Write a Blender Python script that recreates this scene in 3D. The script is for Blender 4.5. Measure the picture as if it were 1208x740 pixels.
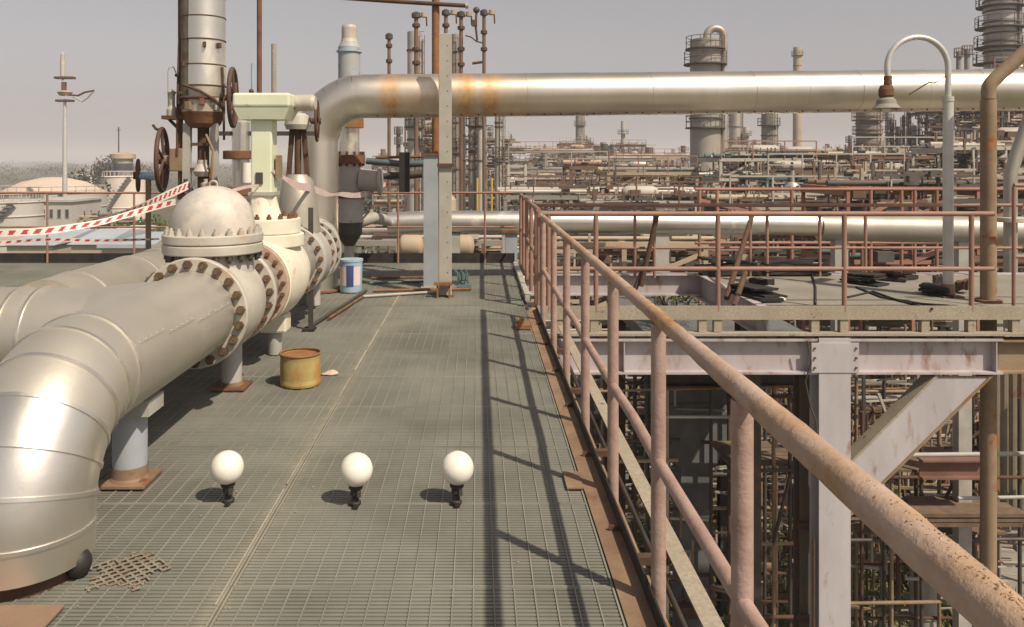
import bpy, math, random
from mathutils import Vector, Matrix
R = math.radians
S = bpy.context.scene
C = S.collection
for o in list(bpy.data.objects):
    bpy.data.objects.remove(o)

# ------------------------------------------------------------------ camera, sky, sun, exposure
F = 950.0                      # focal length in photo pixels (photo 1208 wide)
HZ = 190.0                     # horizon row
VX = 564.0                     # column of the vanishing point of the walkway
EYE = 1.7
cam = bpy.data.cameras.new('camera')
cam.sensor_width = 36.0
cam.lens = 36.0 * F / 1208.0
cam.shift_x = (604.0 - VX) / 1208.0
cam.shift_y = -(370.0 - HZ) / 1208.0
cam.clip_start = 0.05
cam.clip_end = 12000
co = bpy.data.objects.new('camera', cam)
co.location = (0, 0, EYE)
co.rotation_euler = (R(90), 0, 0)
C.objects.link(co)
S.camera = co

SUN_DIR = Vector((-0.573, 0.573, -1.0)).normalized()
world = bpy.data.worlds.new('World')
S.world = world
world.use_nodes = True
wn = world.node_tree.nodes
wl = world.node_tree.links
bg = wn['Background']
sky = wn.new('ShaderNodeTexSky')
sky.sky_type = 'NISHITA'
sky.sun_disc = False
sky.sun_elevation = R(51)
sky.sun_rotation = R(135)
sky.altitude = 20
sky.air_density = 1.0
sky.dust_density = 2.0
sky.ozone_density = 0.6
hs = wn.new('ShaderNodeHueSaturation')
hs.inputs['Saturation'].default_value = 0.28
tint = wn.new('ShaderNodeMix')
tint.data_type = 'RGBA'
tint.blend_type = 'MULTIPLY'
tint.inputs[0].default_value = 1.0
tint.inputs[7].default_value = (1.05, 0.975, 0.96, 1)
wl.new(sky.outputs[0], hs.inputs['Color'])
wl.new(hs.outputs[0], tint.inputs[6])
wl.new(tint.outputs[2], bg.inputs['Color'])
bg.inputs['Strength'].default_value = 0.088
sun = bpy.data.lights.new('sun', 'SUN')
sun.energy = 4.7
sun.angle = R(0.8)
sun.color = (1.0, 0.87, 0.69)
so = bpy.data.objects.new('sun', sun)
so.rotation_euler = SUN_DIR.to_track_quat('-Z', 'Y').to_euler()
so.location = (20, -20, 40)
C.objects.link(so)
S.view_settings.view_transform = 'Standard'
S.view_settings.look = 'None'
S.view_settings.exposure = 0.06
S.view_settings.gamma = 1.0
S.render.engine = 'CYCLES'
S.cycles.use_denoising = True
S.cycles.max_bounces = 6
S.cycles.diffuse_bounces = 3
S.cycles.glossy_bounces = 3
S.cycles.volume_bounces = 2

GROUND = -10.0
rnd = random.Random(7)


def P(px, py, Y):
    return Vector(((px - VX) * Y / F, Y, EYE - (py - HZ) * Y / F))


def XP(px, Y):
    return (px - VX) * Y / F


def ZP(py, Y):
    return EYE - (py - HZ) * Y / F


# ------------------------------------------------------------------ materials
RUST = (0.115, 0.055, 0.032)
RUST2 = (0.215, 0.105, 0.052)


def mat(name, c1, c2=None, rough=0.6, metal=0.0, scale=3.0, rust=0.0, rscale=2.5, bump=0.15,
        bscale=40.0, stretch=None, soft=0.08, rc=RUST, rc2=RUST2, bands=None, contrast=0.3, spec=0.5, grain=0.0):
    m = bpy.data.materials.new(name)
    m.use_nodes = True
    nt = m.node_tree
    N, L = nt.nodes, nt.links
    b = N['Principled BSDF']
    b.inputs['Specular IOR Level'].default_value = spec
    geo = N.new('ShaderNodeNewGeometry')
    mp = N.new('ShaderNodeMapping')
    if stretch:
        mp.inputs['Scale'].default_value = stretch
    L.new(geo.outputs['Position'], mp.inputs['Vector'])
    vec = mp.outputs[0]

    def noise(sc, det=5.0, v=vec):
        n = N.new('ShaderNodeTexNoise')
        n.inputs['Scale'].default_value = sc
        n.inputs['Detail'].default_value = det
        n.inputs['Roughness'].default_value = 0.62
        L.new(v, n.inputs['Vector'])
        return n.outputs[0]

    def ramp(src, a, bb):
        r = N.new('ShaderNodeMapRange')
        r.inputs[1].default_value = a
        r.inputs[2].default_value = bb
        L.new(src, r.inputs[0])
        return r.outputs[0]

    def mix(f, a, bb):
        x = N.new('ShaderNodeMix')
        x.data_type = 'RGBA'
        L.new(f, x.inputs[0])
        for i, q in ((6, a), (7, bb)):
            if isinstance(q, tuple):
                x.inputs[i].default_value = (*q, 1)
            else:
                L.new(q, x.inputs[i])
        return x.outputs[2]
    if c2 is None:
        c2 = tuple(k * 0.72 for k in c1)
    col = mix(ramp(noise(scale), 0.5 - contrast / 2, 0.5 + contrast / 2), c1, c2)
    if grain:
        g = ramp(noise(scale * 14, 3), 0.35, 0.65)
        col = mix(g, col, mix(ramp(noise(1), 0, 1), tuple(k * (1 - grain) for k in c2), tuple(k * (1 - grain) for k in c1)))
    rmask = None
    if rust > 0:
        t = 0.70 - 0.42 * rust
        rmask = ramp(noise(rscale, 8), t, t + soft)
    if bands:
        sep = N.new('ShaderNodeSeparateXYZ')
        L.new(geo.outputs['Position'], sep.inputs[0])
        wob = ramp(noise(5, 3, geo.outputs['Position']), 0.3, 0.7)
        for (xb, w, amt) in bands:
            s1 = N.new('ShaderNodeMath'); s1.operation = 'SUBTRACT'
            L.new(sep.outputs[0], s1.inputs[0]); s1.inputs[1].default_value = xb
            s2 = N.new('ShaderNodeMath'); s2.operation = 'ABSOLUTE'
            L.new(s1.outputs[0], s2.inputs[0])
            r = N.new('ShaderNodeMapRange')
            r.inputs[1].default_value = w; r.inputs[2].default_value = w * 0.25
            r.inputs[3].default_value = 0.0; r.inputs[4].default_value = amt
            L.new(s2.outputs[0], r.inputs[0])
            s3 = N.new('ShaderNodeMath'); s3.operation = 'MULTIPLY'
            L.new(r.outputs[0], s3.inputs[0])
            s4 = N.new('ShaderNodeMath'); s4.operation = 'MULTIPLY_ADD'
            L.new(wob, s4.inputs[0]); s4.inputs[1].default_value = 0.6; s4.inputs[2].default_value = 0.4
            L.new(s4.outputs[0], s3.inputs[1])
            if rmask is None:
                rmask = s3.outputs[0]
            else:
                mx = N.new('ShaderNodeMath'); mx.operation = 'MAXIMUM'
                L.new(rmask, mx.inputs[0]); L.new(s3.outputs[0], mx.inputs[1])
                rmask = mx.outputs[0]
    if rmask is not None:
        rcol = mix(ramp(noise(rscale * 5, 4), 0.35, 0.65), rc, rc2)
        col = mix(rmask, col, rcol)
        rr = N.new('ShaderNodeMapRange')
        rr.inputs[3].default_value = rough; rr.inputs[4].default_value = max(rough, 0.85) if not bands else rough + 0.1
        L.new(rmask, rr.inputs[0]); L.new(rr.outputs[0], b.inputs['Roughness'])
        if metal > 0:
            mm = N.new('ShaderNodeMapRange')
            mm.inputs[3].default_value = metal; mm.inputs[4].default_value = 0.05 if not bands else metal * 0.55
            L.new(rmask, mm.inputs[0]); L.new(mm.outputs[0], b.inputs['Metallic'])
    else:
        rr = N.new('ShaderNodeMapRange')
        rr.inputs[3].default_value = rough * 0.85; rr.inputs[4].default_value = min(1, rough * 1.15)
        L.new(noise(scale * 2.3), rr.inputs[0]); L.new(rr.outputs[0], b.inputs['Roughness'])
        b.inputs['Metallic'].default_value = metal
    L.new(col, b.inputs['Base Color'])
    if bump > 0:
        bp = N.new('ShaderNodeBump')
        bp.inputs['Strength'].default_value = bump
        bp.inputs['Distance'].default_value = 0.01
        L.new(noise(bscale, 4, geo.outputs['Position']), bp.inputs['Height'])
        L.new(bp.outputs[0], b.inputs['Normal'])
    return m


M = {}
M['clad'] = mat('aluminium_cladding', (0.87, 0.835, 0.76), (0.75, 0.71, 0.63), 0.34, 0.93, 1.6, 0.26, 2.2, bump=0.22, bscale=5, contrast=0.4, stretch=(1, 1, 0.5), soft=0.25, rc=(0.48, 0.445, 0.38), rc2=(0.40, 0.365, 0.30))
M['clad_main'] = mat('aluminium_cladding_stained', (0.82, 0.77, 0.67), (0.68, 0.63, 0.53), 0.34, 0.95, 1.2, 0.0, bump=0.08, bscale=7,
                     stretch=(1, 1, 0.5), bands=[(XP(462, 10.5), 0.22, 0.9), (XP(500, 10.5), 0.75, 0.45), (XP(548, 10.5), 0.24, 0.95), (XP(578, 10.5), 0.22, 0.95), (XP(575, 10.5), 0.75, 0.4)],
                     rc=(0.50, 0.21, 0.04), rc2=(0.62, 0.34, 0.09))
M['clad_mid'] = mat('matt_cladding', (0.56, 0.53, 0.465), (0.45, 0.42, 0.36), 0.46, 0.6, 1.3, 0.22, 2.0, bump=0.22, bscale=6, contrast=0.45, soft=0.25, rc=(0.35, 0.315, 0.255), rc2=(0.26, 0.23, 0.18))
M['clad_dull'] = mat('weathered_cladding', (0.46, 0.43, 0.37), (0.36, 0.335, 0.285), 0.52, 0.5, 1.8, 0.0, bump=0.2, bscale=7, contrast=0.35)
M['clad_far'] = mat('far_cladding', (0.50, 0.47, 0.43), (0.36, 0.31, 0.26), 0.5, 0.45, 0.35, 0.2, 0.5, bump=0)
M['grate'] = mat('galvanised_grating', (0.218, 0.219, 0.184), (0.138, 0.140, 0.117), 0.8, 0.0, 0.9, 0.0, bump=0, contrast=0.25, bands=[(-1.0, 0.075, 0.75), (-0.99, 0.3, 0.28)], rc=(0.33, 0.30, 0.235), rc2=(0.25, 0.225, 0.175))
M['grate_rod'] = mat('grating_rod', (0.25, 0.247, 0.207), (0.175, 0.174, 0.143), 0.8, 0.0, 1.3, 0.0, bump=0, contrast=0.25, bands=[(-1.0, 0.075, 0.75), (-0.99, 0.3, 0.28)], rc=(0.33, 0.30, 0.235), rc2=(0.25, 0.225, 0.175))
M['dust'] = mat('pale_dust_strip', (0.40, 0.36, 0.29), (0.26, 0.24, 0.19), 0.9, 0, 9, 0.0, 7, bump=0.2)
M['fill'] = mat('dust_in_grating', (0.17, 0.162, 0.128), (0.10, 0.096, 0.074), 0.95, 0, 1.7, 0, bump=0, contrast=0.35, bands=[(-1.0, 0.075, 0.75), (-0.99, 0.3, 0.28)], rc=(0.33, 0.30, 0.235), rc2=(0.25, 0.225, 0.175))
M['rail'] = mat('faded_red_paint', (0.335, 0.192, 0.143), (0.255, 0.142, 0.104), 0.62, 0, 3, 0.12, 9, bump=0.35, bscale=60, rc=(0.20, 0.085, 0.045), rc2=(0.34, 0.17, 0.08))
M['rail_near'] = mat('faded_pink_paint', (0.40, 0.282, 0.235), (0.31, 0.205, 0.168), 0.65, 0, 9, 0.30, 14, bump=0.35, bscale=45, rc=(0.24, 0.13, 0.08), rc2=(0.36, 0.22, 0.15), soft=0.15)
M['rail_top'] = mat('rusty_pink_paint', (0.46, 0.345, 0.275), (0.37, 0.265, 0.205), 0.7, 0, 6, 0.58, 5.0, bump=0.5, bscale=40, stretch=(1, 0.45, 1), rc=(0.27, 0.15, 0.075), rc2=(0.44, 0.27, 0.125), soft=0.18)
M['rust'] = mat('rust', RUST, RUST2, 0.9, 0, 6, 0, bump=0.5, bscale=50, contrast=0.4)
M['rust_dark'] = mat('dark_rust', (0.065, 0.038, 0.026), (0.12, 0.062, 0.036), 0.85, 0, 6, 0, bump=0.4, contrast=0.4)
M['rust_orange'] = mat('orange_rust', (0.30, 0.145, 0.055), (0.18, 0.08, 0.035), 0.85, 0, 8, 0, bump=0.4, contrast=0.4)
M['ledge'] = mat('rusty_ledge', (0.27, 0.185, 0.115), (0.18, 0.11, 0.07), 0.85, 0, 4, 0.25, 5, bump=0.3)
M['lavender'] = mat('lavender_grey_paint', (0.46, 0.415, 0.425), (0.37, 0.325, 0.33), 0.6, 0, 3.0, 0.34, 6, stretch=(1, 1, 0.4), bump=0.15, soft=0.14, rc=(0.20, 0.12, 0.085), rc2=(0.33, 0.22, 0.16))
M['lavender_clean'] = mat('lavender_grey_column_paint', (0.48, 0.455, 0.47), (0.39, 0.365, 0.375), 0.6, 0, 2.6, 0.28, 7, stretch=(1, 1, 0.35), bump=0.15, soft=0.14, rc=(0.24, 0.16, 0.12), rc2=(0.35, 0.25, 0.19))
M['bluegrey'] = mat('blue_grey_paint', (0.36, 0.39, 0.42), (0.29, 0.32, 0.34), 0.55, 0, 2.5, 0.1, 4, bump=0.1)
M['grey'] = mat('grey_paint', (0.44, 0.425, 0.39), (0.34, 0.325, 0.29), 0.6, 0, 3, 0.1, 4, bump=0.12)
M['valve'] = mat('pale_grey_valve_paint', (0.51, 0.48, 0.42), (0.40, 0.37, 0.31), 0.5, 0, 4, 0.30, 5, soft=0.15, bump=0.15, bscale=70, rc=(0.36, 0.20, 0.09), rc2=(0.50, 0.32, 0.17))
M['cream'] = mat('cream_valve_paint', (0.76, 0.72, 0.60), (0.66, 0.615, 0.49), 0.45, 0, 4, 0.27, 6, soft=0.14, bump=0.15, bscale=70, rc=(0.40, 0.2, 0.08), rc2=(0.55, 0.36, 0.18))
M['green'] = mat('pale_green_paint', (0.72, 0.75, 0.57), (0.66, 0.69, 0.50), 0.45, 0, 3, 0.05, 4, bump=0.1)
M['bolt'] = mat('rusty_bolt', (0.095, 0.06, 0.042), (0.19, 0.12, 0.075), 0.7, 0.3, 12, 0, bump=0.4)
M['bolt_brass'] = mat('oily_bolt', (0.26, 0.19, 0.11), (0.13, 0.085, 0.05), 0.45, 0.6, 14, 0, bump=0.4)
M['white'] = mat('white_plastic', (0.85, 0.82, 0.75), (0.74, 0.70, 0.61), 0.28, 0, 14, 0, bump=0, contrast=0.5)
M['black'] = mat('black_rubber', (0.018, 0.017, 0.016), (0.03, 0.028, 0.025), 0.6, 0, 6, 0, bump=0.2)
M['char_and_shade'] = mat('tar_and_shade_black', (0.014, 0.013, 0.012), (0.035, 0.03, 0.026), 0.85, 0, 6, 0, bump=0.6, bscale=25)  # tar on the boards; painted shade on the near toe plate
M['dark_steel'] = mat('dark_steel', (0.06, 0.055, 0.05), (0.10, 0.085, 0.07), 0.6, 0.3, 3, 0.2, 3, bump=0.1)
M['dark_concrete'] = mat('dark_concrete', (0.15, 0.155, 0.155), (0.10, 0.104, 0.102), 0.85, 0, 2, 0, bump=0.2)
M['concrete'] = mat('concrete', (0.30, 0.275, 0.235), (0.24, 0.215, 0.18), 0.85, 0, 0.8, 0, bump=0.1)
M['deckplate'] = mat('dusty_deck_plate', (0.27, 0.25, 0.205), (0.21, 0.195, 0.16), 0.85, 0, 1.2, 0.05, 2, bump=0.2)
M['toe'] = mat('dusty_cream_steel', (0.42, 0.37, 0.29), (0.34, 0.29, 0.21), 0.75, 0, 3, 0.15, 8, bump=0.2, grain=0.25)
M['post'] = mat('pale_grey_steel_post', (0.42, 0.40, 0.345), (0.35, 0.33, 0.28), 0.65, 0, 3, 0.08, 6, bump=0.2)
M['galv'] = mat('galvanised_steel', (0.62, 0.61, 0.59), (0.52, 0.51, 0.48), 0.45, 0.3, 4, 0, bump=0.05)
M['brownpipe'] = mat('rust_stained_pipe', (0.29, 0.215, 0.135), (0.21, 0.145, 0.085), 0.75, 0, 2.2, 0.35, 3, bump=0.35, rc=(0.20, 0.08, 0.03), rc2=(0.36, 0.17, 0.06))
M['bucket'] = mat('rust_streaked_tin', (0.42, 0.34, 0.13), (0.34, 0.25, 0.09), 0.7, 0.1, 9, 0.38, 7, bump=0.3, stretch=(1, 1, 0.35), rc=(0.36, 0.13, 0.035), rc2=(0.48, 0.22, 0.06))
M['paleblue'] = mat('pale_blue_paint', (0.34, 0.48, 0.58), (0.30, 0.40, 0.47), 0.5, 0, 5, 0.1, 6, bump=0.1)
M['fadedblue'] = mat('faded_blue_paint', (0.33, 0.39, 0.43), (0.36, 0.355, 0.33), 0.6, 0, 7, 0.3, 6, bump=0.1)
M['wheel'] = mat('brown_handwheel_paint', (0.115, 0.06, 0.04), (0.07, 0.04, 0.03), 0.75, 0, 9, 0, bump=0.4, contrast=0.4)
M['teal'] = mat('teal_paint', (0.075, 0.15, 0.155), (0.065, 0.10, 0.10), 0.5, 0, 5, 0.15, 5, bump=0.1)
M['navy'] = mat('navy_label', (0.05, 0.07, 0.20), (0.07, 0.09, 0.24), 0.5, 0, 5, 0, bump=0)
M['pinkwhite'] = mat('pink_white_label', (0.72, 0.55, 0.52), (0.66, 0.62, 0.62), 0.5, 0, 9, 0, bump=0)
M['plywood'] = mat('brown_plate', (0.26, 0.17, 0.115), (0.205, 0.13, 0.085), 0.8, 0, 5, 0, bump=0.2)
M['pinkrag'] = mat('pink_rag', (0.62, 0.45, 0.38), (0.55, 0.38, 0.31), 0.9, 0, 12, 0, bump=0.3)
M['tape_white'] = mat('white_tape', (0.80, 0.74, 0.70), (0.76, 0.68, 0.62), 0.5, 0, 6, 0, bump=0)
M['tape_red'] = mat('red_tape_print', (0.50, 0.05, 0.06), (0.44, 0.06, 0.07), 0.5, 0, 6, 0, bump=0)
M['tape_pink'] = mat('faded_pink_tape', (0.60, 0.42, 0.40), (0.68, 0.55, 0.53), 0.6, 0, 14, 0, bump=0)
M['tank'] = mat('cream_tank_paint', (0.78, 0.71, 0.61), (0.68, 0.61, 0.51), 0.6, 0, 0.15, 0, bump=0)
M['tankroof'] = mat('sandy_tank_roof', (0.60, 0.48, 0.385), (0.53, 0.42, 0.33), 0.75, 0, 0.2, 0, bump=0)
M['tankgrey'] = mat('grey_tank_paint', (0.50, 0.475, 0.44), (0.42, 0.39, 0.36), 0.6, 0, 0.15, 0, bump=0)
M['roofblue'] = mat('blue_grey_roof', (0.40, 0.45, 0.50), (0.34, 0.38, 0.42), 0.6, 0, 0.4, 0, bump=0)
M['roofwhite'] = mat('white_roof', (0.70, 0.68, 0.63), (0.58, 0.55, 0.49), 0.6, 0, 0.4, 0, bump=0)
M['wall'] = mat('beige_render', (0.46, 0.40, 0.32), (0.38, 0.32, 0.25), 0.85, 0, 0.4, 0, bump=0)
M['glass'] = mat('dark_window_glass', (0.05, 0.06, 0.07), (0.07, 0.08, 0.09), 0.15, 0, 1, 0, bump=0)
M['far_rust'] = mat('far_rust_steel', (0.20, 0.125, 0.085), (0.13, 0.075, 0.05), 0.8, 0, 0.5, 0, bump=0)
M['far_red'] = mat('far_red_paint', (0.36, 0.185, 0.13), (0.27, 0.13, 0.09), 0.7, 0, 0.5, 0, bump=0)
M['far_grey'] = mat('far_grey_steel', (0.30, 0.28, 0.25), (0.22, 0.20, 0.175), 0.7, 0, 0.4, 0.15, 0.6, bump=0)
M['far_pale'] = mat('far_pale_steel', (0.50, 0.465, 0.41), (0.36, 0.33, 0.28), 0.6, 0, 0.4, 0.1, 0.6, bump=0)
M['far_dark'] = mat('far_dark_steel', (0.07, 0.07, 0.068), (0.11, 0.095, 0.08), 0.7, 0, 0.5, 0.1, 0.6, bump=0)
M['far_cream'] = mat('far_cream_paint', (0.45, 0.37, 0.265), (0.36, 0.285, 0.20), 0.7, 0, 0.4, 0.1, 0.6, bump=0)
M['far_teal'] = mat('far_teal_paint', (0.09, 0.17, 0.16), (0.07, 0.12, 0.115), 0.7, 0, 0.4, 0.1, 0.6, bump=0)
M['yellow'] = mat('yellow_paint', (0.60, 0.40, 0.05), (0.5, 0.32, 0.05), 0.6, 0, 2, 0, bump=0)
M['corr'] = mat('brown_corrugated_sheet', (0.20, 0.165, 0.12), (0.14, 0.11, 0.08), 0.75, 0, 1.5, 0.2, 2, bump=0.1)
M['redbeam'] = mat('dull_red_paint', (0.22, 0.115, 0.09), (0.15, 0.08, 0.06), 0.75, 0, 2, 0.1, 4, bump=0.1)
M['plank'] = mat('weathered_plank', (0.18, 0.125, 0.08), (0.12, 0.08, 0.05), 0.9, 0, 4, 0, bump=0.3)
M['bark'] = mat('bark', (0.10, 0.075, 0.05), (0.07, 0.05, 0.035), 0.95, 0, 6, 0, bump=0.3)
M['leaf'] = mat('leaf_green', (0.055, 0.085, 0.025), (0.095, 0.12, 0.035), 0.7, 0, 0.9, 0, bump=0, contrast=0.2)
M['leaf_far'] = mat('far_leaf', (0.032, 0.045, 0.026), (0.05, 0.06, 0.032), 0.8, 0, 0.05, 0, bump=0, contrast=0.2)
M['grass'] = mat('grass_green', (0.10, 0.13, 0.035), (0.16, 0.165, 0.06), 0.85, 0, 1.0, 0, bump=0, contrast=0.3)
M['ground'] = mat('dusty_ground', (0.14, 0.115, 0.082), (0.07, 0.085, 0.036), 0.95, 0, 0.035, 0, bump=0.2, bscale=2, contrast=0.22, grain=0.2)
M['yard'] = mat('yard_concrete', (0.24, 0.225, 0.185), (0.17, 0.155, 0.125), 0.9, 0, 0.25, 0.08, 0.5, bump=0.1)
M['stone'] = mat('white_stone', (0.66, 0.64, 0.58), (0.5, 0.48, 0.43), 0.8, 0, 9, 0, bump=0.3)


# ------------------------------------------------------------------ mesh builder
def frame_of(d):
    d = d.normalized()
    a = Vector((0, 0, 1)) if abs(d.z) < 0.95 else Vector((0, 1, 0))
    u = d.cross(a).normalized()
    return u, d.cross(u).normalized() * -1.0, d


class MB:
    def __init__(s):
        s.v, s.f, s.sm, s.mi = [], [], [], []

    def add(s, vs, fs, smooth=False, mi=0):
        b = len(s.v)
        s.v.extend([Vector(q) for q in vs])
        for f in fs:
            s.f.append([b + i for i in f]); s.sm.append(smooth); s.mi.append(mi)
        return s

    def box(s, x0, x1, y0, y1, z0, z1, mi=0):
        vs = [(x, y, z) for z in (z0, z1) for y in (y0, y1) for x in (x0, x1)]
        return s.add(vs, [(0, 2, 3, 1), (4, 5, 7, 6), (0, 1, 5, 4), (2, 6, 7, 3), (0, 4, 6, 2), (1, 3, 7, 5)], False, mi)

    def obox(s, c, size, rot, mi=0):
        hx, hy, hz = (k / 2 for k in size)
        vs = [Vector(c) + rot @ Vector((x, y, z)) for z in (-hz, hz) for y in (-hy, hy) for x in (-hx, hx)]
        return s.add(vs, [(0, 2, 3, 1), (4, 5, 7, 6), (0, 1, 5, 4), (2, 6, 7, 3), (0, 4, 6, 2), (1, 3, 7, 5)], False, mi)

    def bar(s, p, q, w, h=None, mi=0):
        p, q = Vector(p), Vector(q)
        h = h or w
        u, v, d = frame_of(q - p)
        rot = Matrix((u, v, d)).transposed()
        return s.obox((p + q) / 2, (w, h, (q - p).length), rot, mi)

    def tube(s, pts, r, n=12, caps=True, mi=0):
        pts = [Vector(p) for p in pts]
        k = len(pts)
        rs = r if isinstance(r, (list, tuple)) else [r] * k
        T = []
        for i in range(k):
            a = pts[max(0, i - 1)]; b = pts[min(k - 1, i + 1)]
            T.append((b - a).normalized())
        u, v, _ = frame_of(T[0])
        rings = []
        vs = []
        for i in range(k):
            if i:
                ax = T[i - 1].cross(T[i])
                if ax.length > 1e-6:
                    q = Matrix.Rotation(T[i - 1].angle(T[i]), 3, ax.normalized())
                    u = (q @ u).normalized(); v = (q @ v).normalized()
            for j in range(n):
                a = 2 * math.pi * j / n
                vs.append(pts[i] + (u * math.cos(a) + v * math.sin(a)) * rs[i])
        fs = []
        for i in range(k - 1):
            for j in range(n):
                j2 = (j + 1) % n
                fs.append((i * n + j, i * n + j2, (i + 1) * n + j2, (i + 1) * n + j))
        s.add(vs, fs, True, mi)
        if caps:
            s.add(vs[:n], [tuple(range(n - 1, -1, -1))], False, mi)
            s.add(vs[-n:], [tuple(range(n))], False, mi)
        return s

    def cyl(s, p, q, r, n=12, caps=True, mi=0):
        return s.tube([p, q], r, n, caps, mi)

    def lathe(s, prof, o=(0, 0, 0), axis=(0, 0, 1), n=24, sharp=True, mi=0):
        """profile (radius, height) along axis; sharp: each step its own faces"""
        o = Vector(o)
        u, v, d = frame_of(Vector(axis))
        def ring(r, h):
            return [o + d * h + (u * math.cos(2 * math.pi * j / n) + v * math.sin(2 * math.pi * j / n)) * r for j in range(n)]
        if sharp:
            for (r0, h0), (r1, h1) in zip(prof[:-1], prof[1:]):
                fs = [(j, (j + 1) % n, n + (j + 1) % n, n + j) for j in range(n)]
                s.add(ring(max(r0, 1e-4), h0) + ring(max(r1, 1e-4), h1), fs, True, mi)
        else:
            vs = []
            for r0, h0 in prof:
                vs += ring(max(r0, 1e-4), h0)
            fs = [(i * n + j, i * n + (j + 1) % n, (i + 1) * n + (j + 1) % n, (i + 1) * n + j) for i in range(len(prof) - 1) for j in range(n)]
            s.add(vs, fs, True, mi)
        return s

    def disc(s, o, axis, r0, r1, t, n=28, mi=0):
        """washer of thickness t starting at o along axis (r0 = hole radius)"""
        e = min(0.008, t * 0.2)
        return s.lathe([(r0, 0), (r1 - e, 0), (r1, e), (r1, t - e), (r1 - e, t), (r0, t)] + ([(r0, 0)] if r0 > 1e-3 else []), o, axis, n, True, mi)

    def torus(s, c, axis, Rr, r, n=24, m=8, mi=0):
        c = Vector(c)
        u, v, d = frame_of(Vector(axis))
        vs = []
        for i in range(n):
            a = 2 * math.pi * i / n
            e = u * math.cos(a) + v * math.sin(a)
            for j in range(m):
                b = 2 * math.pi * j / m
                vs.append(c + e * (Rr + r * math.cos(b)) + d * r * math.sin(b))
        fs = [(i * m + j, ((i + 1) % n) * m + j, ((i + 1) % n) * m + (j + 1) % m, i * m + (j + 1) % m) for i in range(n) for j in range(m)]
        return s.add(vs, fs, True, mi)

    def sph(s, c, r, n=20, k=12, sz=1.0, a0=0.0, a1=math.pi, mi=0):
        prof = [(r * math.sin(a0 + (a1 - a0) * i / k), -r * sz * math.cos(a0 + (a1 - a0) * i / k)) for i in range(k + 1)]
        return s.lathe(prof, c, (0, 0, 1), n, False, mi)

    def ibeam(s, p, q, h, w, tf=0.02, tw=0.015, up=None, mi=0):
        p, q = Vector(p), Vector(q)
        d = (q - p).normalized()
        up = Vector(up or (0, 0, 1))
        sd = d.cross(up).normalized()
        up = sd.cross(d).normalized()
        rot = Matrix((sd, up, d)).transposed()
        L = (q - p).length
        c = (p + q) / 2
        s.obox(c + up * (h / 2 - tf / 2), (w, tf, L), rot, mi)
        s.obox(c - up * (h / 2 - tf / 2), (w, tf, L), rot, mi)
        s.obox(c, (tw, h - 2 * tf, L - 0.004), rot, mi)
        return s

    def build(s, name, m, parent=None, label=None, cat=None, group=None, kind=None, bevel=0.0):
        me = bpy.data.meshes.new(name)
        lo = [min(v[i] for v in s.v) for i in range(3)]
        hi = [max(v[i] for v in s.v) for i in range(3)]
        c = Vector(((lo[0] + hi[0]) / 2, (lo[1] + hi[1]) / 2, lo[2]))
        me.from_pydata([tuple(v - c) for v in s.v], [], s.f)
        me.polygons.foreach_set('use_smooth', s.sm)
        ms = m if isinstance(m, (list, tuple)) else [m]
        for q in ms:
            me.materials.append(q)
        if len(ms) > 1:
            me.polygons.foreach_set('material_index', s.mi)
        me.update()
        o = bpy.data.objects.new(name, me)
        C.objects.link(o)
        if parent is not None:
            o.parent = parent
            o.location = c - W[parent.name]
        else:
            o.location = c
        W[o.name] = c
        if bevel:
            b = o.modifiers.new('bevel', 'BEVEL'); b.width = bevel; b.segments = 2; b.limit_method = 'ANGLE'
        tag(o, label, cat, group, kind)
        return o


W = {}


def tag(o, label=None, cat=None, group=None, kind=None):
    for k, v in (('label', label), ('category', cat), ('group', group), ('kind', kind)):
        if v:
            o[k] = v


def thing(name, label, cat, loc, group=None):
    o = bpy.data.objects.new(name, None)
    o.empty_display_size = 0.2
    C.objects.link(o)
    o.location = loc
    W[o.name] = Vector(loc)
    tag(o, label, cat, group)
    return o


def again(o, shift, parent=None):
    """another copy of a part, moved by a world shift"""
    c = o.copy()
    C.objects.link(c)
    c.location = o.location + Vector(shift)
    if parent is not None:
        c.parent = parent
    W[c.name] = W[o.name] + Vector(shift)
    return c


def copy_tree(o, loc, label=None):
    r = o.copy(); C.objects.link(r); r.location = loc
    W[r.name] = Vector(loc)
    if label:
        r['label'] = label
    for ch in list(o.children):
        c = ch.copy(); C.objects.link(c); c.parent = r
        W[c.name] = W[ch.name] - W[o.name] + Vector(loc)
        for g in list(ch.children):
            d = g.copy(); C.objects.link(d); d.parent = c
            W[d.name] = W[g.name] - W[o.name] + Vector(loc)
    return r


def arc(c, a, b, Rr, t0, t1, n):
    c, a, b = Vector(c), Vector(a), Vector(b)
    return [c + a * Rr * math.cos(t0 + (t1 - t0) * i / n) + b * Rr * math.sin(t0 + (t1 - t0) * i / n) for i in range(n + 1)]


# ------------------------------------------------------------------ ground and setting
m = MB()
G = 5200
m.add([(-G, -300, GROUND), (G, -300, GROUND), (G, G, GROUND), (-G, G, GROUND)], [(0, 1, 2, 3)])
m.build('ground', M['ground'], kind='structure')
m = MB()
m.add([(-60, -20, GROUND + 0.01), (14, -20, GROUND + 0.01), (14, 21.5, GROUND + 0.01), (-60, 21.5, GROUND + 0.01)], [(0, 1, 2, 3)])
m.build('yard_pavement', M['yard'], kind='structure')
m = MB()
m.add([(8.6, 21.5, GROUND + 0.012), (70, 21.5, GROUND + 0.012), (70, 62, GROUND + 0.012), (8.6, 62, GROUND + 0.012)], [(0, 1, 2, 3)])
m.build('plant_road', M['concrete'], kind='structure')

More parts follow.
